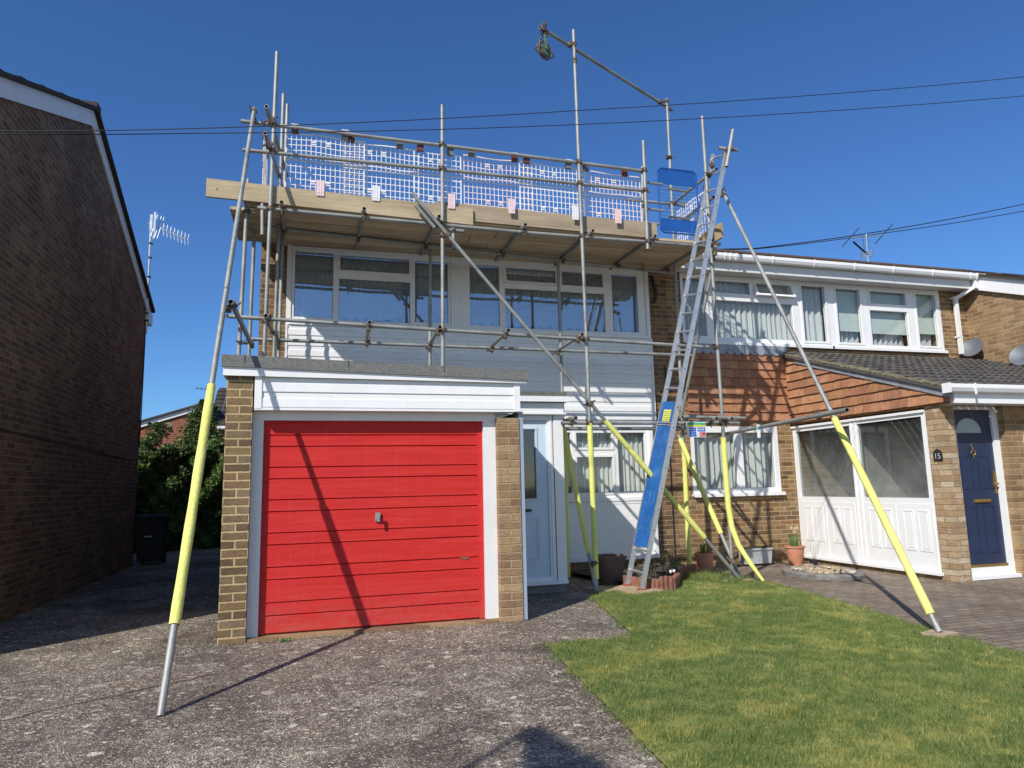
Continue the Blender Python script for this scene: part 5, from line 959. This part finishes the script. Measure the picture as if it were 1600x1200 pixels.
# slabs under the feet
def pad(name, x0, x1, y0, y1, h, m, label, rz=0):
    b = B(); b.obox(Matrix.Translation(((x0+x1)/2, (y0+y1)/2, G+h/2)) @ Matrix.Rotation(rz, 4, 'Z'), (x1-x0, y1-y0, h)); return obj(name, b, m, None, label, 'slab', 'slabs under the scaffold and ladder feet', org=((x0+x1)/2, (y0+y1)/2, G))
pad('sole_slab', 3.78, 4.22, 8.0, 8.62, .036, m_slab, 'buff slab carrying the two ladder feet', .1); pad('sole_slab', 3.47, 3.72, 8.28, 8.68, .034, m_slab, 'buff slab left of the ladder slab, half in shade', .12); pad('sole_slab', 5.07, 5.30, 4.84, 5.03, .035, m_slab, 'small slab under the right raking prop on the lawn edge', .3); pad('sole_slab', 5.38, 5.78, 8.38, 8.75, .03, m_slab, 'slab under the cluster of yellow sleeved tubes', .2)

# pots, tub, trough, edging
def pot(x, y, r, h, m, label, name='plant_pot', leaves_n=26, hl=.25, cat='plant pot', petals=True, rim=.03):
    p = thing(name, (x, y, G), label, cat, None); b = B(); b.lathe((x, y, G+.01), [(r*.02, 0), (r*.66, 0), (r*.70, .01), (r*.93, h-rim-.01), (r*.93, h-rim), (r*1.04, h-rim), (r*1.06, h-.004), (r*.98, h), (r*.90, h-.004), (r*.86, h-.05), (r*.1, h-.05)], 28); obj('pot', b, m, p, smooth=True)
    b = B(); b.lathe((x, y, G), [(r*.01, 0), (r*.85, 0), (r*.92, .012), (r*.80, .014), (r*.01, .01)], 24); obj('saucer', b, m, p, smooth=True); b = B(); b.lathe((x, y, G+h-.04), [(.001, .012), (r*.87, .004)], 20); obj('soil', b, m_earth, p)
    if leaves_n:
        b = B(); q = random.Random(int(x*100))
        for i in range(leaves_n):
            a = q.random()*6.28; rr_ = r*.6*q.random(); l = hl*(.6+.5*q.random()); o = V3((x+rr_*math.cos(a), y+rr_*math.sin(a), G+h-.04)); d = V3((math.cos(a)*.22, math.sin(a)*.22, 1)); s = V3((-math.sin(a), math.cos(a), 0))*.006
            m1 = o+d*l*.55; t1 = o+d*l+V3((math.cos(a), math.sin(a), -.2))*l*.12; rv = q.random(); b.quad(o-s, o+s, m1+s*.9, m1-s*.9, 0, rv); b.poly([m1-s*.9, m1+s*.9, t1], 0, rv)
        obj('leaves', b, m_plant, p)
        if petals:
            b = B(); q = random.Random(5)
            for i in range(4):
                c = V3((x+q.uniform(-.05, .09), y+q.uniform(-.05, .05), G+h+hl*q.uniform(.85, 1.15))); [b.poly([c, c+V3((.018*math.cos(t-.3), -.006, .018*math.sin(t-.3))), c+V3((.026*math.cos(t), -.01, .026*math.sin(t))), c+V3((.018*math.cos(t+.3), -.006, .018*math.sin(t+.3)))]) for t in [k*1.047 for k in range(6)]]
            obj('flowers', b, m_petal, p)
    return p
pot(5.86, 9.72, .150, .26, m_terra, 'terracotta pot of green daffodil leaves behind the yellow tubes', leaves_n=40, hl=.24, petals=False); pot(7.50, 9.72, .150, .29, m_terra, 'terracotta pot with tall daffodils beside the white glazed porch', leaves_n=46, hl=.26)
pot(4.0, 9.05, .215, .37, m_tub, 'large empty dark brown tub behind the ladder foot', leaves_n=3, hl=.05, petals=False, name='plant_tub', rim=.05)
p = thing('plant_pot', (7.62, 9.35, G), 'tiny dark pot of bare twigs next to the daffodil pot', 'plant pot'); b = B(); b.lathe((7.70, 9.55, G+.002), [(.01, 0), (.05, 0), (.065, .09), (.06, .09), (.02, .07)], 16); obj('pot', b, m_black, p); b = B(); [b.path([(7.70, 9.55, G+.07), (7.70+.03*k-.03, 9.53, G+.16), (7.70+.06*k-.07, 9.52, G+.27+.03*k)], .003, 4) for k in range(4)]; obj('twigs', b, m_bark, p)
t = thing('planter_trough', (6.93, 10.0, G), 'weathered white trough under the neighbour window', 'planter'); b = B(); x0, x1, y0, y1 = 6.69, 7.20, 9.88, 10.08
b.prism([(x0+.02, y0+.02, G+.03), (x1-.02, y0+.02, G+.03), (x1, y0, G+.27), (x0, y0, G+.27)], (0, .18, 0)); b.box(x0-.01, x1+.01, y0-.015, y0+.012, G+.245, G+.272); obj('box', b, m_trough, t); b = B(); b.box(x0+.02, x1-.02, y0+.02, y1-.03, G+.272, G+.278); [b.blob((random.uniform(x0+.05, x1-.05), 9.96, G+.285), (.03, .03, .015), 0, 6, 4, k) for k in range(9)]; obj('soil', b, m_earth, t)
# clay log-roll edging round the bed
ed = [(4.02, 8.70), (4.10, 8.30), (4.25, 8.14), (4.42, 8.10), (4.58, 8.30), (4.78, 8.62), (5.02, 8.98), (5.28, 9.28), (5.55, 9.45)]
bed = thing('flower_bed', (4.8, 9.2, G), 'small raised bed edged with brown clay rolls at the foot of the ladder', 'flower bed')
b = B(); acc = 0
for i in range(len(ed)-1):
    a, c = V3((*ed[i], 0)), V3((*ed[i+1], 0)); nn = max(1, int((c-a).length/.052))
    for k in range(nn):
        p_ = a.lerp(c, (k+.5)/nn); hh = .15+random.uniform(-.012, .012)+(.03 if i in (2, 3) else 0); r_ = random.random(); j = len(b.f); b.lathe((p_.x, p_.y, G), [(.027, 0), (.028, hh-.02), (.022, hh-.004), (.001, hh)], 10); b.r[j:] = [r_]*(len(b.f)-j)
obj('edging', b, m_edge, bed)
b = B(); b.poly([(x, y, G+.07) for x, y in ed]+[(5.7, 10.15, G+.07), (3.7, 10.15, G+.07)]); obj('soil', b, m_earth, bed)
b = B()
for k in range(38): b.blob((random.uniform(4.2, 4.62), random.uniform(8.35, 8.9), G+.085), (random.uniform(.015, .035), random.uniform(.015, .03), .016), 0, 7, 5, k)
obj('pebble', b, m_stone, bed); bed.children[-1]['kind'] = 'stuff'
q = random.Random(9)
for i, (x, y, h, lb) in enumerate(((4.36, 8.62, .30, 'bare twiggy shrub in the bed just right of the ladder'), (4.74, 8.75, .24, 'low bare twiggy shrub behind the two white solar lamps'), (5.12, 9.30, .26, 'scrawny twiggy shrub at the back of the bed by the brick wall'))):
    s_ = thing('shrub', (x, y, G+.07), lb, 'shrub'); b = B(); tips = []
    for k in range(16):
        a = q.random()*6.28; p0 = V3((x+q.uniform(-.05, .05), y+q.uniform(-.05, .05), G+.07)); p1_ = p0+V3((math.cos(a)*.07, math.sin(a)*.07, h*.45)); p2_ = p1_+V3((q.uniform(-.1, .1), q.uniform(-.1, .1), h*q.uniform(.2, .5))); p3_ = p2_+V3((q.uniform(-.09, .09), q.uniform(-.09, .09), h*q.uniform(-.1, .3)))
        b.path([p0, p1_, p2_, p3_], [.004, .003, .0025, .0015], 4); tips += [p1_, p2_, p3_]
    obj('branches', b, m_bark, s_)
    def sf(n, tips=tips): k = rng.integers(0, len(tips), n); return np.array([tuple(tips[i_]) for i_ in k])+rng.normal(0, .022, (n, 3)), rng.random(n)*.8
    leaves('foliage', 260, sf, .013, m_ivy, s_)
for k, (x, y) in enumerate(((4.53, 8.36), (4.60, 8.40))):
    s_ = thing('solar_lamp', (x, y, G+.1), ('left' if k == 0 else 'right')+' one of the pair of small round solar spotlights in the bed', 'solar lamp', 'pair of solar spotlights'); b = B(); b.tube((x, y, G), (x, y, G+.17), .008, 8); b.tube((x, y+.05, G+.205), (x, y-.01, G+.205), .030, 14); obj('housing', b, m_black, s_); b = B(); b.lathe((0, 0, 0), [(.001, .008), (.012, .006), (.021, 0)], 14); b.v = [(x+p_[0], y-.012-p_[2], G+.205+p_[1]) for p_ in b.v]; obj('lens', b, m_white, s_)
s_ = thing('solar_charger', (4.45, 8.46, G), 'flat black solar panel on a stake beside the two lamps', 'solar panel'); b = B(); b.box(4.40, 4.50, 8.42, 8.50, G+.17, G+.20); obj('panel', b, m_black, s_); b = B(); b.tube((4.45, 8.46, G), (4.45, 8.46, G+.17), .008, 6); obj('stake', b, m_black, s_)
# circular stone bed
cb = thing('stone_ring', (7.02, 8.55, G), 'low round concrete ring edging on the block paving', 'stone ring'); b = B(); n = 40; c0 = V3((7.02, 8.55, G)); pr_ = [(.56, 0), (.565, .05), (.54, .075), (.46, .078), (.43, .055), (.42, 0)]
b.lathe(c0, pr_, 40, sx=.86, sy=1.1); j0 = len(b.v)
b.v = [(x+random.uniform(-.006, .006), y+random.uniform(-.006, .006), z+random.uniform(-.004, .004)) for x, y, z in b.v]; obj('ring', b, m_conk, cb)
b = B(); b.poly([(7.02+.36*math.cos(t*.314), 8.55+.48*math.sin(t*.314), G+.05) for t in range(20)]); obj('soil', b, m_earth, cb)
cols_ = ['tan', 'cream', 'brown', 'ochre', 'grey', 'buff']; q = random.Random(21); placed = []
while len(placed) < 62:
    a = q.random()*6.28; rr_ = math.sqrt(q.random()); x, y = 7.02+.35*rr_*math.cos(a), 8.55+.46*rr_*math.sin(a); s_ = q.uniform(.026, .05)
    if len(placed) == 0: x, y, s_ = 7.04, 8.86, .085
    if any((x-p_[0])**2+(y-p_[1])**2 < (.65*(s_+p_[2]))**2 for p_ in placed): continue
    placed.append((x, y, s_)); b = B(); k = len(placed); b.blob((x, y, G+.055+s_*.42), (s_, s_*q.uniform(.7, 1), s_*q.uniform(.45, .7)), 0, 10, 7, k, .22)
    o = obj('pebble', b, m_stone, None, 'biggest tan pebble at the back of the round stone bed' if k == 1 else '%s pebble lying %s inside the round concrete ring' % (['tan', 'cream', 'brown', 'ochre', 'dark grey', 'pale'][min(5, int(b.r[0]*6))], 'near the middle' if rr_ < .45 else ['at the right', 'at the back', 'at the left', 'at the front'][int(((a+.785) % 6.283)/1.571)]), 'pebble', 'pebbles in the round bed', smooth=True, org=(x, y, G+.05))

# overhead cables
def cable(pts, r, label, m=m_cable):
    b = B(); P = []
    for i in range(len(pts)-1):
        a, c = V3(pts[i]), V3(pts[i+1])
        for k in range(12):
            t = k/12; p_ = a.lerp(c, t); p_.z -= .10*4*t*(1-t)*min(1, (c-a).length/20); P.append(p_)
    P.append(V3(pts[-1])); b.path(P, r, 5); obj('overhead_cable', b, m, None, label, 'cable', 'overhead cables against the sky')
cable([(-12, 5.2, 2.62), (-2.353, 6.0, 2.826), (-.985, 6.0, 3.022), (2.484, 6.0, 3.660), (8.57, 6.0, 4.95), (16, 6.0, 6.6)], .0042, 'upper of two thin overhead cables crossing in front of the scaffold')
cable([(-12, 5.25, 2.60), (-2.36, 6.02, 2.81), (-.985, 6.02, 2.99), (2.486, 6.02, 3.522), (8.55, 6.02, 4.70), (16, 6.0, 6.2)], .0042, 'lower of two thin overhead cables crossing in front of the scaffold')
cable([(5.9, 16, 5.9), (11.82, 16, 6.37), (16.3, 16, 7.25), (22.08, 16, 8.64), (34, 16, 11.5)], .014, 'upper of two cables rising to the right behind the roof ridge'); cable([(5.9, 16, 5.88), (11.82, 16, 6.35), (16.3, 16, 7.18), (22.04, 16, 8.40), (34, 16, 11.0)], .012, 'lower of two cables rising to the right behind the roof ridge')
print('couplers', NC[0])

# unseen tree, added so its crown casts the dark shadow low on the drive
T = thing('added_shadow_tree', (-3.27, -.13, G), 'slim unseen tree added left of the view to throw the dark shadow low on the drive', 'tree')
b = B(); b.path([(-3.27, -.13, G-.05), (-3.27, -.13, 1.4), (-3.26, -.12, 3.62)], [.045, .038, .02], 10); b.path([(-3.27, -.13, 2.9), (-3.2, -.5, 3.2), (-3.1, -.9, 3.3)], [.02, .015, .01], 6); obj('trunk', b, m_bark, T)
def tf(n):
    t = rng.random(n); w = .02+.19*t**.8; x = -3.24+.10*t+rng.normal(0, .5, n)*w; y = -.12-.95*t+rng.normal(0, .4, n)*w; z = 3.61-.15*t+rng.normal(0, .25, n)*w; return np.stack([x, y, z], 1), rng.random(n)
leaves('crown', 5200, tf, .04, m_ivy, T)

# dirt, moss crumbs and dead leaves gathered along the walls and the lawn edge
b = B(); q = random.Random(77)
def crumbs(n, x0, y0, x1, y1, sp):
    for _ in range(n):
        t = q.random(); d = abs(q.gauss(0, sp)); x = x0+(x1-x0)*t; y = y0+(y1-y0)*t; L_ = math.hypot(x1-x0, y1-y0); nx, ny = (y1-y0)/L_, -(x1-x0)/L_
        r_ = q.uniform(.003, .009); b.blob((x+nx*d, y+ny*d, G+r_*.3), (r_, r_*q.uniform(.5, 1), r_*.45), 0, 5, 4, q.randint(0, 9999), .3)
crumbs(220, -.745, 6.97, 2.1, 6.985, .05); crumbs(160, -3.16, 7.2, -3.16, 15, .10); crumbs(260, 1.67, 3.2, 1.97, 5.84, -.0); crumbs(120, 2.12, 7.0, 2.14, 8.5, .06); crumbs(120, 8.0, 10.1, 8.0, 7.3, .05); crumbs(90, 2.8, 5.85, 3.28, 8.0, .03)
for _ in range(260):
    t = q.random(); x = 1.60+.30*t+q.gauss(-.05, .07); y = 2.8+3.0*t; r_ = q.uniform(.003, .010); b.blob((x, y, G+r_*.3), (r_, r_, r_*.4), 0, 5, 4, q.randint(0, 9999), .3)
obj('wall_debris', b, tilem('moss_and_dirt_crumbs', [(.10, .085, .05), (.14, .13, .06), (.20, .16, .10), (.08, .09, .04)]), None, 'crumbs of moss, soil and dead leaves along the foot of the walls and lawn edge', 'debris', kind='stuff')
